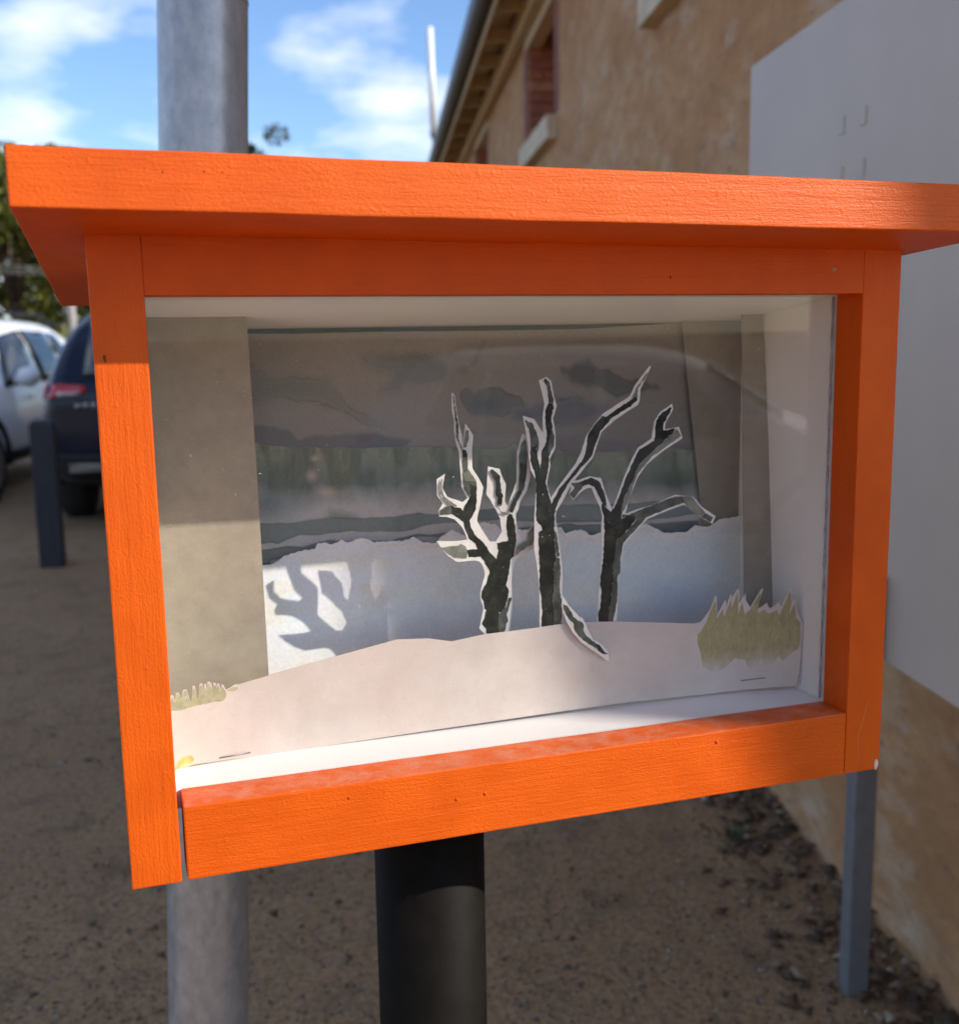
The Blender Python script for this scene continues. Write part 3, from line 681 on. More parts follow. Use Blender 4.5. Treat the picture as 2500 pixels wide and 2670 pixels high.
# roof board: front overhang, falls to the rear
OF, OL, OR_, RB, RT = 0.073, 0.0305, 0.0197, 0.30, 0.0283
q = []
for k in (0, 1):
    for x, y in ((-OL, -OF), (WF + OR_, -OF), (WF + OR_, RB + .07), (-OL, RB + .07)):
        q.append(W3((x, y + k * RSL * RT, zu(x, y) + k * RT)))
hexa('roof_board', q, M_OX, case, 0.0016, 3, 0.0005, 24)
def stile(x0, x1, zb):
    ztp = zu((x0 + x1) / 2, 0) - 0.0006
    return cbox('stile', (x0, 0, zb), (x1, TF, ztp + .003), M_OZ, 0.0013, 0.0003, 16)
stile(0.0, SWL, ZST); stile(WF - SWR, WF, ZST + 0.0004)
hexa('top_rail', [W3(p) for p in ((SWL + .00005, .0002, ZTOP), (WF - SWR - .00005, .0002, ZTOP - .001), (WF - SWR - .00005, TF - .0003, ZTOP - .001), (SWL + .00005, TF - .0003, ZTOP),
      (SWL + .00005, .0002, zu(SWL, 0) + .002), (WF - SWR - .00005, .0002, zu(WF - SWR, 0) + .002), (WF - SWR - .00005, TF - .0003, zu(WF - SWR, TF) + .002), (SWL + .00005, TF - .0003, zu(SWL, TF) + .002))], M_OX, case, 0.0005, 2, 0.0002, 20)
cbox('bottom_rail', (0.0316, -0.0002, ZRB), (WF - SWR - .0006, TF - .0002, ZR), M_OX, 0.0013, 0.00035, 20)
# carcass behind the frame
XR = 0.4918; YB = 0.165; ZF = -0.3263
cbox('side_panel', (0.012, TF + .0003, -0.345), (0.0272, YB, zu(0, YB) - .003), M_WHITE, 0.0004)
cbox('side_panel', (XR, TF + .0003, -0.345), (0.507, YB, zu(WF, YB) - .003), M_WHITE, 0.0004)
cbox('back_panel', (0.012, YB + .0003, -0.345), (0.507, YB + .010, zu(WF, YB) - .004), M_DARKBACK, 0.0004)
cbox('floor_panel', (0.0275, TF + .0003, ZF - .012), (XR - .0003, YB - .0003, ZF), M_WHITE, 0.0004)
q = [W3(p) for p in ((.0275, TF + .0004, ZTOP + .0008), (XR - .0003, TF + .0004, ZTOP - .0004), (XR - .0003, YB - .0003, -.0480), (.0275, YB - .0003, -.0480),
     (.0275, TF + .0004, ZTOP + .010), (XR - .0003, TF + .0004, ZTOP + .010), (XR - .0003, YB - .0003, -.0375), (.0275, YB - .0003, -.0375))]
hexa('ceiling_panel', q, M_WHITE, case, 0.0)
gl = cbox('glass_pane', (SWL - .0012, TF + .0006, ZR - .0006), (WF - SWR + .0012, TF + .0024, ZTOP + .0012), M_GLASS, 0.0)
# dust and lint lying on the glass
V = []; F = []
for k in range(620):
    px = random.uniform(390, 2150); py = random.uniform(800, 1950) if k % 2 else random.gauss(1420, 200)
    if not 790 < py < 1900: continue
    c = Vector(on_y(px, py, TF + .0001)); a_ = random.uniform(0, 6.28); w = random.choice((.00012, .00016, .0002, .00028)); L = w * random.choice((1, 1, 1, 1.5, 4))
    u = Vector((math.cos(a_), 0, math.sin(a_))); v = Vector((-u.z, 0, u.x)); i = len(V)
    V += [c - u * L, c + v * w, c + u * L, c - v * w, c + Vector((0, -.00012, 0))]; F += [(i, i + 1, i + 4), (i + 1, i + 2, i + 4), (i + 2, i + 3, i + 4), (i + 3, i, i + 4)]
tag(link('glass_dust', mesh('glass_dust', V, F), mat_simple('pale_dust', (.62, .60, .55), .9), case), kind='stuff')
# a bead of grey sealant along the right of the glass
pts = [W3((WF - SWR - .0004 + .0001 * math.sin(k * 1.7), TF + .0034, ZR + .001 + (ZTOP - ZR - .003) * k / 40)) for k in range(41)]
tube('sealant_bead', pts, [0.0011 + 0.0003 * math.sin(k * 2.3) for k in range(41)], mat_simple('grey_sealant', (0.36, 0.34, 0.36), .5, 0, .4, 120), case, 8)
cbox('mounting_plate', (.15, .03, -.3445), (.26, .13, -.3386), M_GREYSTEEL, 0.0005)
pc = (0.2635, 0.145)
tube('post', [(pc[0], pc[1], -.1), (pc[0], pc[1], 0.6), (pc[0], pc[1], W3((0, 0, -.3446))[2])], 0.0515, M_BLACKPOST, case, 64)
# flecks: filler and a bare fleck on the top rail, fluff under the overhang
M_RAW = mat_simple('bare_timber_fleck', (0.45, 0.30, 0.16), .8)
def fleck(name, px, py, y, r, mat, parent, squash=1.0):
    c = Vector(on_y(px, py, y)); V = [c + Vector((math.cos(k * .785) * r * random.uniform(.6, 1.2), -0.0006 * (1 if k % 2 else .4), math.sin(k * .785) * r * squash * random.uniform(.6, 1.2))) for k in range(8)] + [c + Vector((0, -.0014, 0))]
    V += [v + Vector((0, .0016, 0)) for v in V[:8]]
    return link(name, mesh(name, V, [(k, (k + 1) % 8, 8) for k in range(8)] + [((k + 1) % 8, k, k + 9, (k + 1) % 8 + 9) for k in range(8)]), mat, parent)
M_DARKHOLE = mat_simple('dark_pit', (0.20, 0.035, 0.005), .9)
fleck('paint_fleck', 2174, 702, 0.0006, .0022, M_RAW, case); fleck('paint_fleck', 1872, 687, .0006, .0009, M_RAW, case)
fleck('paint_fleck', 1747, 722, .0006, .0011, M_DARKHOLE, case, 1.6); fleck('paint_fleck', 273, 934, 0, .0011, M_DARKHOLE, case, 3.0)
fleck('paint_fleck', 2283, 1994, 0, .0022, mat_simple('chipped_primer', (.7, .62, .5), .8), case, 2.2)
for px, py, r in ((275, 445, .0010), (424, 449, .0018), (532, 447, .0010), (580, 449, .0011)): fleck('nail_hole', px, py, -OF + .002, r, M_DARKHOLE, case)
for px, py, r in ((730, 1855, .0), (1265, 2070, .0011), (910, 2080, .0009), (1190, 2085, .0008), (1868, 1935, .0011)):
    if r: fleck('paint_fleck', px, py, -.0002, r, M_OX, case, 1.8)

tube('scratch', [Vector(on_y(x, z, -.0001)) for x, z in ((2269, 1820), (2257, 1848), (2247, 1890), (2237, 1921), (2236, 1966), (2233, 2008))], [.00008, .00016, .0002, .00024, .0002, .00012], mat_simple('scraped_paint', (.80, .32, .10), .7), case, 6)
# ================================================================== THE PAPER DIORAMA
T_PAPER = 0.0005
RG = {'1': (1120, 980, 300 / 1704), '2': (1120, 1300, 300 / 1657), '3': (1340, 960, 360 / 1704), '4': (1360, 1350, 300 / 1569), '5': (1460, 1030, 440 / 1861),
      '6': (1540, 1380, 120 / 852), '7': (1780, 1500, 360 / 1861), '8': (420, 1740, 300 / 1754), 'a': (640, 840, 600 / 1861), 'b': (1240, 840, 720 / 1861),
      'c': (640, 1150, 660 / 1861), 'd': (1300, 1150, 660 / 1861), 'p': (0, 0, 1.0)}
def T(s):
    """'1: x,y x,y 2: x,y' -> outline points, each measured in its own window of the picture"""
    out = []; r = 'p'
    for w in s.split():
        if w.endswith(':'): r = w[:-1]
        else:
            x, y = w.split(','); ox, oy, k = RG[r]; out.append((ox + float(x) * k, oy + float(y) * k))
    return out
def rough(P, amp, step=6.0, seed=0):
    r = random.Random(seed); out = []
    for i, a in enumerate(P):
        b = P[(i + 1) % len(P)]; L = math.hypot(b[0] - a[0], b[1] - a[1]); n = max(1, int(L / step))
        for k in range(n):
            t = k / n; out.append((a[0] + (b[0] - a[0]) * t + (r.uniform(-amp, amp) if k else 0), a[1] + (b[1] - a[1]) * t + (r.uniform(-amp, amp) if k else 0)))
    return out
def interp_top(P):
    P = sorted(P); xs = np.array([p[0] for p in P]); ys = np.array([p[1] for p in P]); return lambda x: np.interp(x, xs, ys)
def inside(poly, X, Y):
    x = np.array([p[0] for p in poly]); y = np.array([p[1] for p in poly]); ins = np.zeros(X.shape, bool); dist = np.full(X.shape, 1e9)
    j = len(poly) - 1
    for i in range(len(poly)):
        c = ((y[i] > Y) != (y[j] > Y)) & (X < (x[j] - x[i]) * (Y - y[i]) / (y[j] - y[i] + 1e-12) + x[i]); ins ^= c
        dx, dy = x[j] - x[i], y[j] - y[i]; t = np.clip(((X - x[i]) * dx + (Y - y[i]) * dy) / (dx * dx + dy * dy + 1e-9), 0, 1)
        dist = np.minimum(dist, np.hypot(X - x[i] - t * dx, Y - y[i] - t * dy)); j = i
    return np.where(ins, dist, -dist)
def fnoise(X, Y, sc, seed, oct=4):
    g = np.random.default_rng(seed); out = np.zeros(X.shape); amp = 1.0; tot = 0
    for o in range(oct):
        n = 64; G = g.random((n, n)); x = X / sc * 2 ** o + 7.3 * o; y = Y / sc * 2 ** o + 3.1 * o
        xi = np.floor(x).astype(int); yi = np.floor(y).astype(int); fx = x - xi; fy = y - yi; fx = fx * fx * (3 - 2 * fx); fy = fy * fy * (3 - 2 * fy)
        v = (G[yi % n, xi % n] * (1 - fx) + G[yi % n, (xi + 1) % n] * fx) * (1 - fy) + (G[(yi + 1) % n, xi % n] * (1 - fx) + G[(yi + 1) % n, (xi + 1) % n] * fx) * fy
        out += v * amp; tot += amp; amp *= .5
    return out / tot
KART = 2.45
def pc_(c): return np.array(lin(c)) * KART
def lay(C, a, col):
    a = np.clip(a, 0, 1)[..., None]; return C * (1 - a) + np.array(col) * a
def sheet(name, x0, x1, nx, top, bot, ny, y, painter, thick=T_PAPER, parent=None, bow=None):
    """upright paper sheet with a shaped top edge and its own painted pigment"""
    xs = np.linspace(x0, x1, nx); tp = top(xs) if callable(top) else np.full(nx, float(top)); bt = bot(xs) if callable(bot) else np.full(nx, float(bot))
    t = np.linspace(0, 1, ny)[:, None]; Y = tp[None] * (1 - t) + bt[None] * t; X = np.repeat(xs[None], ny, 0)
    D = FF[None, None] + ((X - 1250) / FPX)[..., None] * RR - ((Y - 1335) / FPX)[..., None] * UU
    yy = y if bow is None else y + bow(X)
    k = (yy * S - CAM[1]) / D[..., 1]; P = CAM + D * k[..., None]
    col = np.clip(painter(X, Y), 0.004, .9)
    Vv = np.concatenate([P.reshape(-1, 3), (P + np.array([0, thick, 0])).reshape(-1, 3)]); n = nx * ny
    i = np.arange(n).reshape(ny, nx); a, b, c, d = i[:-1, :-1].ravel(), i[:-1, 1:].ravel(), i[1:, 1:].ravel(), i[1:, :-1].ravel()
    Fr = np.stack([a, d, c, b], 1); Bk = np.stack([a, b, c, d], 1) + n
    rim = np.concatenate([i[0, :], i[1:, -1], i[-1, -2::-1], i[-2:0:-1, 0]]); rn = np.roll(rim, -1); Rm = np.stack([rim, rn, rn + n, rim + n], 1)
    Q = np.concatenate([Fr, Bk, Rm]); me = bpy.data.meshes.new(name); me.vertices.add(2 * n); me.vertices.foreach_set('co', Vv.ravel())
    me.loops.add(Q.size); me.loops.foreach_set('vertex_index', Q.ravel()); me.polygons.add(len(Q)); me.polygons.foreach_set('loop_start', np.arange(0, Q.size, 4)); me.update(); me.validate()
    at = me.color_attributes.new('paint', 'FLOAT_COLOR', 'POINT'); cc = np.ones((2 * n, 4)); cc[:n, :3] = col.reshape(-1, 3); cc[n:, :3] = .6; at.data.foreach_set('color', cc.ravel())
    return link(name, me, M_ART, parent)
def blob(C, poly, X, Y, col, soft=6, op=1.0, rimc=None, wob=7, seed=1, rimw=4):
    d = inside(poly, X, Y) + (fnoise(X, Y, 26, seed) - .5) * wob * 2
    C = lay(C, np.clip(d / soft + .5, 0, 1) * op, col)
    if rimc is not None: C = lay(C, np.exp(-((d - 1.5) / rimw) ** 2) * np.clip((fnoise(X, Y, 90, seed + 50) - .38) * 4, 0, .85), rimc)
    return C
# --- the sky sheet
def paint_sky(X, Y):
    n1 = fnoise(X, Y, 260, 1); n2 = fnoise(X, Y, 60, 2)
    v = np.clip((Y - 860) / 300, 0, 1)[..., None]
    C = pc_((110, 102, 91)) * (1 - v) + pc_((100, 97, 92)) * v
    C = C * (.9 + .2 * n1[..., None]) * (.96 + .08 * n2[..., None])
    C = lay(C, np.clip((n1 - .5) * 3, 0, .5), pc_((112, 102, 88)))
    C = blob(C, T('a: 20,330 110,370 130,395 190,445 280,435 350,440 440,435 540,465 600,455 660,470 680,510 720,560 750,600 860,700 960,750 1110,850 1000,820 860,770 700,690 500,640 300,620 20,680'), X, Y, pc_((86, 90, 84)), 34, .8, pc_((76, 78, 72)), 12, 3, 2.0)
    C = blob(C, T('a: 960,260 1100,250 1200,240 1240,265 1340,250 1450,250 1550,290 1650,390 1600,440 1500,470 1400,490 1300,500 1240,550 1160,580 1110,540 1220,450 1180,420 1060,390 970,330'), X, Y, pc_((88, 91, 86)), 34, .85, pc_((82, 84, 78)), 12, 4, 2.0)
    C = blob(C, T('a: 1700,380 1760,355 1861,360 b: 60,120 40,140 a: 1790,415 1710,400'), X, Y, pc_((84, 88, 82)), 14, .8, None, 6, 5)
    C = blob(C, T('1: 455,240 540,185 600,205 660,265 740,210 850,170 1060,165 1100,220 1150,265 1260,290 1350,300 1380,360 1410,440 1230,450 1190,560 1100,610 960,580 830,605 700,590 560,540 510,420 450,330'), X, Y, pc_((88, 89, 84)), 5, .9, pc_((62, 66, 66)), 3, 6, 2.5)
    C = lay(C, np.exp(-(((X - 1268) / 42) ** 2 + ((Y - 1057) / 24) ** 2)) * .75, pc_((66, 74, 80)))
    C = blob(C, T('1: 1200,500 1280,480 1400,480 1500,540 3: 240,500 360,440 500,380 640,375 850,390 1000,460 1130,490 1100,570 900,650 500,700 230,620 0,600'), X, Y, pc_((76, 79, 86)), 30, .8, pc_((72, 74, 82)), 12, 7, 2.5)
    C = lay(C, np.exp(-(((X - 1372) / 34) ** 2 + ((Y - 1082) / 14) ** 2)) * .6, pc_((68, 74, 86)))
    C = blob(C, T('b: 590,320 640,310 700,265 760,265 830,310 930,350 1000,390 1100,400 1210,440 1050,470 950,500 850,450 700,420 640,390'), X, Y, pc_((70, 73, 71)), 20, .85, pc_((64, 66, 62)), 12, 8, 2.5)
    C = blob(C, T('a: 40,830 200,850 230,840 360,890 420,950 560,920 850,905 1050,900 1350,960 1250,1030 830,1040 40,1010'), X, Y, pc_((73, 76, 82)), 12, .85, None, 7, 9)
    C = blob(C, T('3: 300,880 700,850 1000,860 1700,900 p: 1860,1165 3: 1700,1080 500,1080'), X, Y, pc_((80, 79, 82)), 18, .8, None, 10, 10)
    g = C.mean(-1, keepdims=True); return (C * .75 + g * .25) * .86
board = empty('painted_backdrop', W3((.26, .15, ZF))); tag(board, 'watercolour backdrop of grey clouds, dark forest and pale snowfield at the back of the case', 'backdrop')
YS = 0.1590
wv = interp_top([(600, 868), (660, 869), (760, 870), (900, 866), (1100, 863), (1300, 861), (1500, 858), (1700, 846), (1860, 832)])
sheet('sky_sheet', 600, 1925, 430, wv, 1460, 190, YS, paint_sky, parent=board)
# --- the forest sheet
FT = interp_top(T('c: -90,5 70,10 160,30 270,35 320,45 365,65 420,35 500,45 600,60 680,40 740,45 780,55 900,50 1000,42 1200,40 1550,45 1861,60 1: 1150,1060 1200,1030 1260,970 1300,1050 1400,1080 3: 510,1010 820,1040 1000,1050 1300,1020 1500,1015 5: 1200,580 1430,605 1700,620'))
def paint_forest(X, Y):
    n1 = fnoise(X, Y * .35, 40, 21); n2 = fnoise(X, Y, 130, 22); n3 = fnoise(X, Y, 14, 23)
    d = Y - FT(X)
    C = pc_((90, 95, 82)) * np.ones(X.shape + (1,))
    C = lay(C, np.clip((d - 20) / 70 + (n2 - .5) * 1.2, 0, 1), pc_((74, 84, 79)))
    C = lay(C, np.clip((n1 - .46) * 5, 0, .75) * (d > 0), pc_((60, 69, 60)))
    st = fnoise(X, Y * .12, 9, 27); C = lay(C, np.clip((st - .5) * 3, 0, .22) * np.clip(1 - d / 150, 0, 1), pc_((104, 108, 92)))
    C = lay(C, np.clip((n3 - .55) * 4, 0, .35) * np.exp(-d / 60), pc_((56, 64, 52)))
    C = lay(C, np.exp(-(((X - 800) / 34) ** 2 + ((Y - 1305) / 60) ** 2)) * .7, pc_((62, 74, 74)))
    C = lay(C, np.exp(-(((X - 1760) / 60) ** 2 + ((Y - 1255) / 28) ** 2)) * .8, pc_((50, 62, 56)))
    ed = 1312 + (n1 - .5) * 40 + (n2 - .5) * 30
    C = lay(C, np.clip((Y - ed + 50) / 70, 0, 1), pc_((132, 129, 125)))
    C = lay(C, np.exp(-(((X - 700) / 70) ** 2 + ((Y - 1318) / 42) ** 2)) * .85, pc_((78, 90, 92)))
    for cx, cy, rx, ry in ((812, 1240, 14, 14), (855, 1283, 24, 13), (820, 1195, 10, 8)): C = lay(C, np.exp(-(((X - cx) / rx) ** 2 + ((Y - cy) / ry) ** 2)) * .75, pc_((132, 120, 108)))
    C = blob(C, T('c: 580,560 620,500 760,520 860,560 860,600 700,640'), X, Y, pc_((88, 94, 90)), 20, .8, None, 8, 31)
    dk = pc_((84, 92, 90)); rm = pc_((64, 72, 72))
    C = blob(C, T('c: -90,615 95,607 330,602 580,562 860,567 1100,552 1270,528 1430,540 1600,520 1861,490 d: 140,476 560,466 1000,460 1150,442 1440,440 1500,520 1300,560 1100,580 440,600 140,590 c: 1861,575 1600,600 1500,600 1330,620 1250,645 1130,665 900,670 780,660 650,675 540,690 400,690 330,715 240,755 180,745 105,755 -90,760'), X, Y, dk, 3, .95, rm, 2, 32, 2.0)
    C = blob(C, T('c: -90,815 105,805 200,790 320,775 420,775 530,750 620,725 680,735 780,740 950,735 1060,735 1130,715 1270,680 1350,690 1470,675 1420,705 1270,705 1130,735 1000,790 700,800 520,830 300,850 190,880 120,1000 -90,1000'), X, Y, pc_((78, 86, 85)), 3, .95, pc_((58, 66, 66)), 2, 33, 2.0)
    C = blob(C, T('d: 60,655 240,630 440,618 500,605 590,620 760,612 760,690 440,690'), X, Y, pc_((80, 88, 86)), 3, .9, pc_((62, 70, 70)), 2, 34, 2.0)
    C = blob(C, T('d: 1100,610 1300,595 1470,582 1470,690 1100,690'), X, Y, pc_((78, 78, 78)), 4, .9, None, 3, 35)
    return C * (.95 + .1 * n3[..., None])
sheet('forest_sheet', 600, 1900, 430, FT, 1470, 130, YS - .0012, paint_forest, parent=board)
# slanting grey-brown card at the right of the painting, behind the snow sheet
cardR = sheet_poly('side_card', T('p: 1777,832 1934,817 1940,1480 1843,1480'), YS - .006, .0012, M_CARD2, board)
# --- the snow sheet with torn top edge
def torn(P, seed):
    r = random.Random(seed); P = sorted(P); out = []
    for a, b in zip(P[:-1], P[1:]):
        n = max(1, int((b[0] - a[0]) / 5))
        for k in range(n): t = k / n; out.append((a[0] + (b[0] - a[0]) * t, a[1] + (b[1] - a[1]) * t + (r.uniform(-2.0, 2.0) if k else 0)))
    return interp_top(out + [P[-1]])
LT = torn(T('c: -60,918 115,915 180,910 240,885 290,840 350,825 400,810 510,795 530,750 580,745 620,760 690,740 700,725 750,745 840,715 890,720 940,745 1080,735 1160,735 1240,705 1310,750 1400,750 1440,700 1520,650 1600,690 1680,715 2: 700,372 790,330 880,370 940,355 1040,470 d: 140,650 250,655 4: 490,130 540,130 600,220 700,180 800,160 880,190 940,240 1080,200 d: 1000,640 1080,605 1150,640 1220,675 1380,670 1440,620 1540,630 1620,575 1802,545'), 5)
def paint_snow(X, Y):
    n1 = fnoise(X, Y, 190, 41); n2 = fnoise(X * .5, Y, 70, 42); n3 = fnoise(X, Y, 24, 43)
    d = Y - LT(X); v = np.clip((Y - 1400) / 260, 0, 1)
    C = np.ones(X.shape + (1,)) * pc_((180, 180, 174))
    C = lay(C, np.clip((X - 850) / 450, 0, 1) * .75, pc_((156, 159, 158)))
    C = lay(C, np.clip(v * 1.3 - .25 + (n1 - .5) * 1.1, 0, 1) * (np.clip((X - 640) / 400, .25, 1)), pc_((150, 154, 154)))
    C = lay(C, np.clip((n2 - .54) * 4, 0, .6), pc_((168, 160, 150)))
    C = lay(C, np.clip((Y - 1570) / 80, 0, 1) * np.clip((X - 1000) / 300, 0, 1) * .4, pc_((136, 139, 143)))
    C = lay(C, np.exp(-(((X - 1760) / 90) ** 2 + ((Y - 1570) / 60) ** 2)) * .45, pc_((120, 132, 150)))
    C = lay(C, np.exp(-(((X - 770) / 40) ** 2 + ((Y - 1618) / 14) ** 2)) * .35, pc_((150, 172, 180)))
    C = lay(C, np.clip(1 - (d + (n3 - .5) * 24) / 26, 0, 1) * .85, pc_((178, 168, 162)))
    C = lay(C, np.exp(-np.clip(d, 0, 99) / 3) * .35, pc_((196, 184, 176)))
    C = lay(C, np.exp(-((d - 11) / 5) ** 2) * np.clip((n3 - .45) * 3, 0, .35), pc_((150, 136, 132)))
    return C * (.96 + .08 * n3[..., None]) * .92
sheet('snow_sheet', 620, 1938, 520, LT, 1790, 190, YS - .0105, paint_snow, parent=board)
# dark strip of card against the right wall
q = [on_y(1934, 804, .121), on_y(1988, 808, .121), on_y(2031, 1760, .094), on_y(1942, 1760, .094)]
P = [Vector(p) for p in q]
o = prism('card_strip', P, Vector((0, .0012, 0)), M_CARD2, None); tag(o, 'narrow dark grey card strip standing against the right inner wall of the case', 'card strip')
# broad card wing at the left
o = sheet_poly('card_wing', T('p: 360,810 381,811 500,812 642,814 668,1200 703,1800 712,1950 360,1950'), .107, .0016, M_CARD, None)
tag(o, 'broad plain grey brown card standing at the left inside the case', 'card')

# --- hill of pinkish paper with cut grass
YH = 0.0690
hill = empty('paper_hill', W3((.26, YH, ZF))); tag(hill, 'low pale pink paper hill across the front of the case, stapled at the foot', 'paper hill')
HT = T('8: 205,1600 150,690 135,460 160,428 182,430 216,530 225,402 262,385 306,482 335,350 385,340 455,545 470,545 480,290 515,285 556,505 570,430 585,262 630,245 660,400 655,262 685,255 704,352 702,232 735,215 770,262 785,352 798,235 835,248 848,300 862,250 890,262 915,352 925,266 950,270 985,342 1040,322 1120,262 1180,262 1640,130')
HT += T('p: 702,1760 780,1738 860,1716 950,1691 1034,1668 1116,1665 1177,1673 1264,1654 1340,1645 1407,1636 1474,1626 1540,1622 1612,1621 1688,1623 1811,1626 7: 240,630 300,560 370,460 440,275 460,290 460,545 575,330 590,425 650,235 665,300 735,190 765,190 755,375 850,240 850,342 912,432 1060,185 1085,185 1000,462 1135,375 1165,450 1225,420 1300,360 1320,432 1440,175 1465,185 1450,425 1515,290 1530,420 1550,510 1600,600 1622,655 1600,900 1570,1300 1530,1485')
HT += T('p: 1920,1801 1780,1817 1650,1830 1480,1853 1300,1879 1100,1908 900,1938 720,1967 600,1981 8: 480,1490')
def bow_hill(o):
    """the ends of the long paper strip curl towards the glass"""
    bm = bmesh.new(); bm.from_mesh(o.data); xa, xb, xc, xd = .40 * S, .4915 * S, .03 * S, .13 * S
    for x in list(np.linspace(xa, xb, 9)) + list(np.linspace(xc, xd, 7)): bmesh.ops.bisect_plane(bm, geom=bm.verts[:] + bm.edges[:] + bm.faces[:], plane_co=(x, 0, 0), plane_no=(1, 0, 0))
    for v in bm.verts:
        x = v.co.x; f = 0.0
        if x > xa: f = -.0105 * S * min(1.3, (x - xa) / (xb - xa)) ** 2
        elif x < xd: f = -.0065 * S * ((xd - x) / (xd - xc)) ** 2
        if f: k = (v.co.y + f - CAM[1]) / (v.co.y - CAM[1]); v.co = Vector(CAM) + (v.co - Vector(CAM)) * k
    bm.to_mesh(o.data); bm.free(); return o
hs_ = bow_hill(sheet_poly('hill_sheet', HT, YH, .0006, M_HILL, hill))
zt = on_y(1940, 1640, YH)[2]; zb_ = on_y(1940, 1750, YH)[2]
M_GR = mat_grasswash('olive_wash_right', (0.30, 0.255, 0.115), (0.43, 0.37, 0.19), zb_, on_y(1940, 1690, YH)[2])
dpt = .00016 / S
bow_hill(sheet_poly('painted_grass', [(x, y + 6) for x, y in T('7: 200,770 235,735 310,620 420,345 435,335 445,350 460,560 540,425 560,530 650,292 660,402 740,205 745,502 800,332 830,492 890,452 1040,222 1055,225 1000,482 1100,432 1150,492 1270,442 1300,512 1440,205 1455,210 1440,492 1510,348 1530,545 1585,605 1590,760 1575,900 1555,960 1480,1010 1350,1130 1290,1060 1200,1170 1090,1190 1060,1090 990,1220 880,1240 840,1110 700,1090 600,1190 480,1270 380,1265 270,1210 240,1010 200,880')], YH - dpt, .00012, M_GR, hill))
M_GL = mat_grasswash('olive_wash_left', (0.30, 0.27, 0.13), (0.42, 0.39, 0.22), on_y(500, 1850, YH)[2], on_y(500, 1846, YH)[2])
M_GL = mat_simple('olive_wash_pale', (0.36, 0.335, 0.20), .85, 0, .25, 160)
bow_hill(sheet_poly('painted_grass', rough(T('8: 158,668 150,500 170,455 216,560 235,420 262,400 308,500 345,370 380,360 450,560 490,330 512,330 556,520 592,290 622,275 662,420 675,300 700,370 715,260 740,255 785,370 805,270 835,280 850,320 870,280 915,370 935,300 985,370 995,420 985,470 940,515 830,525 700,555 480,600 300,660'), 1.0, 5, 3), YH - dpt, .00012, M_GL, hill))
bow_hill(sheet_poly('painted_grass', T('8: 1000,355 1100,300 1172,305 1168,330 1110,368 1060,368'), YH - dpt, .00012, M_GL, hill))
bow_hill(sheet_poly('glue_stain', rough(T('8: 215,1540 260,1440 330,1370 420,1345 480,1360 508,1400 490,1450 400,1490 300,1530 225,1565'), 1.5, 5, 6), YH - dpt, .00012, mat_simple('yellow_glue', (0.62, 0.44, 0.14), .5, 0, .35, 150), hill))
M_STAPLE = mat_simple('staple_wire', (0.22, 0.21, 0.22), .35, .9, .1, 50)
for a_, b_ in ((T('8: 895,1378')[0], T('8: 1360,1298')[0]), (T('7: 785,1420')[0], T('7: 1100,1382')[0])):
    pa, pb = Vector(on_y(*a_, YH)) - Vector((0, .0007, 0)), Vector(on_y(*b_, YH)) - Vector((0, .0007, 0))
    bow_hill(tube('staple', [pa + Vector((0, .0008, 0)), pa, pb, pb + Vector((0, .0008, 0))], .00042, M_STAPLE, hill, 8))

# --- three cut-out trees
def paper_tree(label, y, paper, inks, a=0.0, b=0.0):
    base = on_y(*paper[0], y); ft = on_y(*paper[1], y); mean = on_y(sum(p[0] for p in (paper[1], paper[-2])) / 2, paper[1][1], y); tl = (mean[0], ft[2], a, b); root = empty('paper_tree', base); tag(root, label, 'paper tree', 'cut-out trees in the case')
    sheet_poly('paper_cutout', rough(paper, .5, 12, 2), y, .0005, M_PAPER, root, tl)
    for k, (mat, s) in enumerate(inks):
        sheet_poly('painted_wash', rough(T(s), 1.3, 5, 11 + k), y - (.00018 + .00013 * k) / S, .00012, mat, root, tl)
    return root
YT = YH + 0.0016
A_paper = T('2: 800,2040 795,1955 715,1870 745,1730 775,1600 770,1550 735,1450 730,1350 760,1230 795,1110 790,1040 760,960 720,910 650,890 540,900 395,915 270,830 190,740 100,615 350,615 545,592 520,520 460,400 360,300 250,265 140,260 128,180 190,70 '
            '1: 195,1890 110,1770 105,1530 230,1450 190,1660 240,1750 260,1790 490,1870 560,1810 500,1700 475,1640 460,1450 440,1240 435,1130 380,950 360,800 365,680 330,510 325,260 340,245 370,290 385,420 430,690 475,870 485,1060 500,900 530,705 645,880 625,1080 635,1370 720,1500 795,1650 740,1960 '
            '2: 690,250 685,330 790,500 870,622 935,615 950,622 1040,480 1015,290 960,170 870,10 1: 838,1750 850,1640 865,1340 1035,1375 1090,1530 1130,1600 1115,1860 1160,1940 1190,1830 1290,1560 1295,1130 1375,850 1430,870 1450,1000 1490,1440 1490,1500 1440,1700 1330,1900 '
            '2: 1285,150 1240,220 1250,330 1310,565 1400,480 1480,390 1605,285 4: 265,10 345,85 220,165 210,325 2: 1540,680 1380,790 1235,890 1215,940 1195,1040 1180,1150 1185,1350 1200,1440 1195,1560 1185,1700 1160,1900 1160,2040')
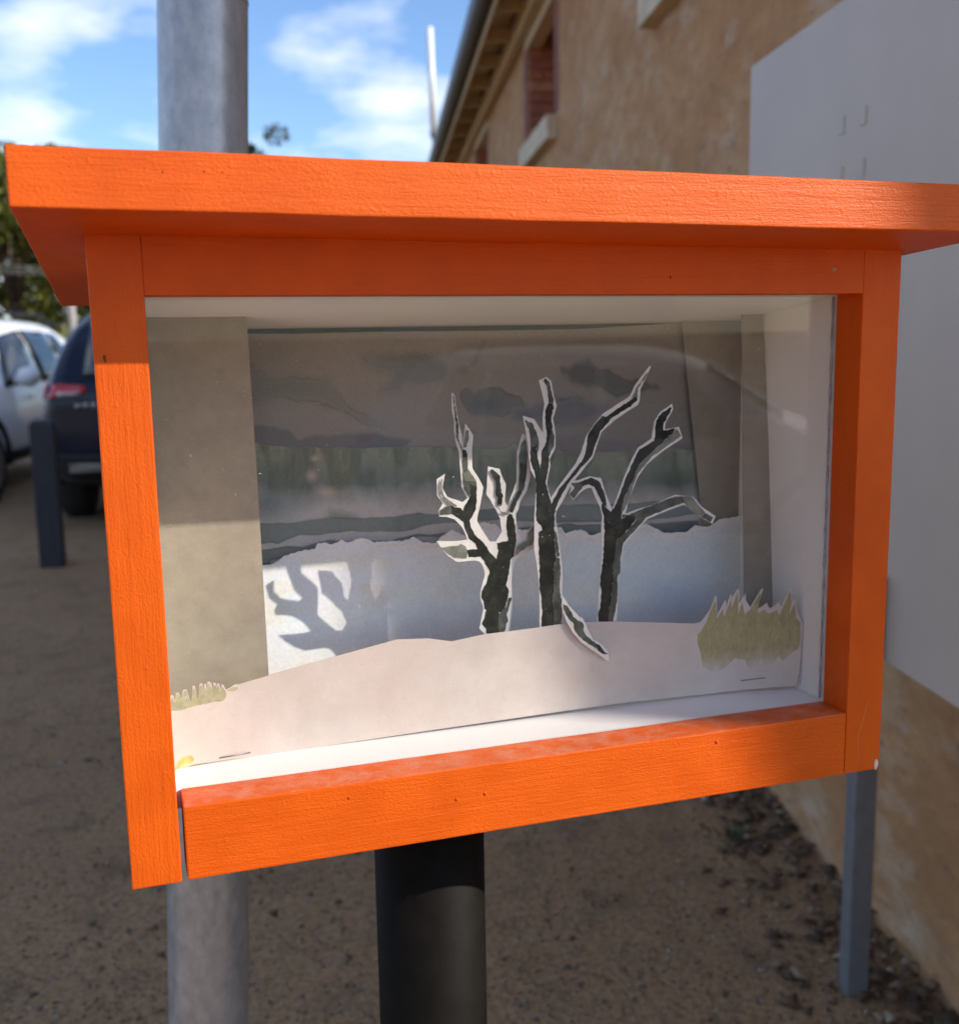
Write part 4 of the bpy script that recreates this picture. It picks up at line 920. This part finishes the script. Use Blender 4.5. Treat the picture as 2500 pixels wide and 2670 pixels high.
paper_tree('stout cut-out paper tree with many forked branches, leftmost in the case', YT + .0135, A_paper, [
    (M_INK, '2: 820,2030 815,1880 755,1810 800,1670 820,1610 790,1590 780,1480 745,1420 750,1340 830,1180 865,1060 820,970 740,840 560,850 540,740 690,725 660,650 580,590 530,490 480,330 410,280 320,225 300,110 440,130 480,180 520,80 570,0 1: 590,1600 640,1590 700,1650 700,1850 680,1988 2: 640,200 575,320 590,400 650,520 740,600 830,700 880,790 965,870 995,750 975,720 970,640 1130,605 1105,420 1115,260 1150,220 1190,230 1220,330 1250,600 1215,740 1220,830 1170,870 1150,1000 1120,1180 1100,1250 1140,1320 1120,1450 1060,1640 1000,1640 1000,1800 1060,2000 870,2030'),
    (M_INK2, '2: 1000,1660 1100,1560 1140,1430 1190,1430 1150,1560 1110,1680 1130,1740 1060,2000 1000,2000 995,1750'),
    (M_INK3, '2: 170,705 400,680 450,650 520,690 545,740 530,860 360,855 270,790'),
    (M_INK2, '2: 150,170 220,120 320,105 320,225 155,235'),
    (M_INK2, '1: 495,1560 500,1450 490,1250 485,1100 530,1100 560,1200 565,1370 690,1560 700,1650 590,1600 600,1800 560,1760 520,1690'),
    (M_INK3, '1: 500,1440 590,1400 690,1560 520,1555'),
    (M_INK, '1: 485,1090 540,1100 560,1190 490,1200'),
    (M_INK2, '1: 475,1090 390,900 395,720 345,300 352,262 415,690 430,720 425,930 490,1090'),
    (M_INK3, '1: 500,1060 540,800 580,810 585,920 540,1060'),
    (M_INK3, '1: 150,1600 175,1520 190,1530 180,1660 220,1790 300,1850 400,1920 2: 390,120 300,100 1: 220,1840 160,1750'),
    (M_INK, '1: 905,1440 900,1390 940,1385 1040,1470 1060,1720 1085,1760 1075,1880 1050,1935 1010,1920 1010,1800 985,1780 975,1560'),
    (M_INK3, '2: 980,120 1040,190 1140,210 1110,240 1030,220'),
    (M_INK, '1: 1365,1000 1330,1230 1330,1500 1320,1700 1230,1860 1180,1980 2: 1145,180 1190,210 1230,120 1280,0 1: 1280,1880 1390,1690 1430,1500 1440,1300 1390,1270 1350,1280'),
    (M_INK2, '1: 1410,920 1365,1000 1335,1230 1350,1290 1440,1300 1450,1180 1420,970'),
    (M_INK3, '2: 1215,745 1290,660 1410,600 1410,500 1500,390 1610,310 4: 265,30 335,75 215,145 205,290 130,370 0,450 2: 1240,820')], .05, -.12)
M_paper = T('4: 245,1560 245,1250 240,980 225,800 195,560 170,420 175,30 3: 250,1880 265,1600 275,1450 265,1370 205,1250 190,1130 165,900 135,720 110,585 245,625 358,800 355,580 375,440 335,260 305,150 400,105 460,160 490,340 530,460 480,620 510,800 510,985 440,1120 450,1200 405,1420 430,1530 455,1600 540,1470 760,1180 830,1040 890,840 1000,680 1100,560 1430,345 1490,210 1672,-28 1690,-20 1560,260 1550,400 1530,450 1240,640 1075,790 1020,960 970,1110 750,1380 690,1470 600,1640 520,1770 510,1850 525,1988 4: 470,0 490,200 520,430 545,600 560,760 550,960 555,1150 575,1340 560,1450 560,1560')
mid = paper_tree('tall cut-out paper tree in the middle, one broken branch hanging over the hill', YT - .0002, M_paper, [
    (M_INK, '4: 265,1560 280,1300 270,1080 240,960 245,700 235,450 230,200 280,170 260,100 3: 275,1880 275,1450 260,1310 200,1130 205,980 280,940 290,1100 325,1240 345,1020 400,910 405,780 385,680 385,530 430,420 480,440 490,480 460,600 475,740 440,860 430,1000 430,1200 390,1400 440,1600 460,1680 550,1500 700,1320 860,1110 890,1000 910,830 1000,690 1090,585 1130,600 1440,390 1510,340 1525,390 1450,460 1200,620 1060,780 1000,960 960,1080 700,1380 600,1540 510,1740 500,1820 500,1988 4: 440,0 445,300 470,560 430,650 440,1000 410,1080 440,1300 440,1480'),
    (M_INK2, '3: 205,980 205,880 185,750 130,640 230,680 300,850 310,930 285,1080 280,940'),
    (M_INK2, '3: 430,420 410,230 365,150 390,120 430,160 490,400 480,440'),
    (M_INK2, '3: 440,860 475,740 500,860 490,970 430,1090 420,1010'),
    (M_INK3, '3: 1440,390 1500,260 1640,60 1650,62 1525,260 1530,380 1510,335'),
    (M_INK2, '4: 430,650 480,540 520,560 530,780 520,900 525,1080 550,1130 545,1300 545,1560 440,1560 440,1300 410,1080 440,1000'),
    (M_INK2, '4: 440,150 480,240 515,520 480,540 460,380')], 0.0, -.05)
br = sheet_poly('hanging_branch', rough(T('4: 552,1060 578,1090 640,1190 800,1365 820,1352 870,1450 970,1660 1070,1710 1180,1820 1192,1950 1150,1940 1000,1830 800,1690 700,1570 620,1430 570,1300 545,1200'), .5, 12, 4), YH - .0030, .0005, M_PAPER, mid)
sheet_poly('painted_wash', rough(T('4: 560,1180 620,1200 680,1290 700,1350 760,1400 830,1430 850,1470 840,1530 890,1620 960,1680 1050,1730 1010,1790 980,1760 870,1690 780,1620 720,1530 710,1450 640,1380 600,1320 570,1250'), 1.2, 5, 5), YH - .0030 - .00018 / S, .00012, M_INK2, br)
sheet_poly('painted_wash', rough(T('4: 1010,1735 1060,1735 1120,1820 1180,1860 1110,1860 1030,1800'), 1.2, 5, 6), YH - .0030 - .00018 / S, .00012, M_INK, br)
T_paper = T('6: 105,1900 110,1750 140,1500 145,1200 165,1000 190,600 210,400 200,200 195,0 5: 455,1480 465,1330 440,1230 390,1130 350,1025 300,1025 230,1070 145,1160 100,1090 125,1020 100,980 110,950 200,940 330,895 450,915 465,960 500,1080 575,1260 600,1200 700,920 780,730 860,580 1010,480 1040,290 1100,190 1235,95 1245,160 1160,310 1155,380 1310,350 1350,475 1130,620 960,760 860,900 760,1150 720,1310 850,1260 1020,1215 1270,1100 1470,1125 1570,1240 1715,1335 1680,1420 1500,1320 1420,1240 1360,1210 1260,1245 1150,1290 960,1370 880,1450 760,1590 700,1650 680,1861 6: 560,700 510,900 500,1100 500,1450 480,1650 460,1730 455,1900')
paper_tree('slim cut-out paper tree with drooping side branches, rightmost in the case', YT + .0002, T_paper, [
    (M_INK, '6: 150,1900 150,1735 135,1600 190,1350 200,1130 165,1010 200,750 235,500 250,200 260,0 5: 490,1490 485,1350 455,1230 470,1180 500,1230 560,1290 590,1250 650,1130 720,930 800,750 870,600 1040,500 1060,280 1120,200 1220,130 1230,150 1140,320 1140,390 1270,370 1240,420 870,760 800,950 700,1150 670,1370 750,1325 820,1330 830,1380 700,1540 620,1600 610,1861 6: 440,560 390,680 420,850 400,1050 380,1250 340,1500 320,1735 320,1900'),
    (M_INK, '5: 420,1100 380,1010 310,985 260,1000 200,965 350,910 430,950 490,1080 520,1240 470,1190'),
    (M_INK2, '5: 260,1000 150,1150 105,1090 160,1020 120,970 210,965'),
    (M_INK2, '5: 690,1290 680,1360 850,1280 1270,1120 1360,1120 1370,1190 1270,1220 950,1350 870,1440 700,1630 650,1861 600,1861 620,1600 700,1540 840,1380 820,1330 750,1325'),
    (M_INK3, '5: 1360,1120 1460,1130 1560,1250 1600,1300 1560,1345 1480,1310 1370,1190'),
    (M_INK2, '5: 1600,1300 1690,1350 1660,1400 1560,1345'),
    (M_INK3, '5: 870,760 1240,420 1290,370 1335,450 1000,690 850,880 740,1200 690,1290 680,1230 740,1080 800,950'),
    (M_INK2, '6: 560,300 545,560 550,780 495,880 500,1050 490,1300 440,1600 400,1735 400,1900 320,1900 320,1735 340,1500 380,1250 400,1050 420,850 390,680 440,560 470,250')], 0.0, -.05)
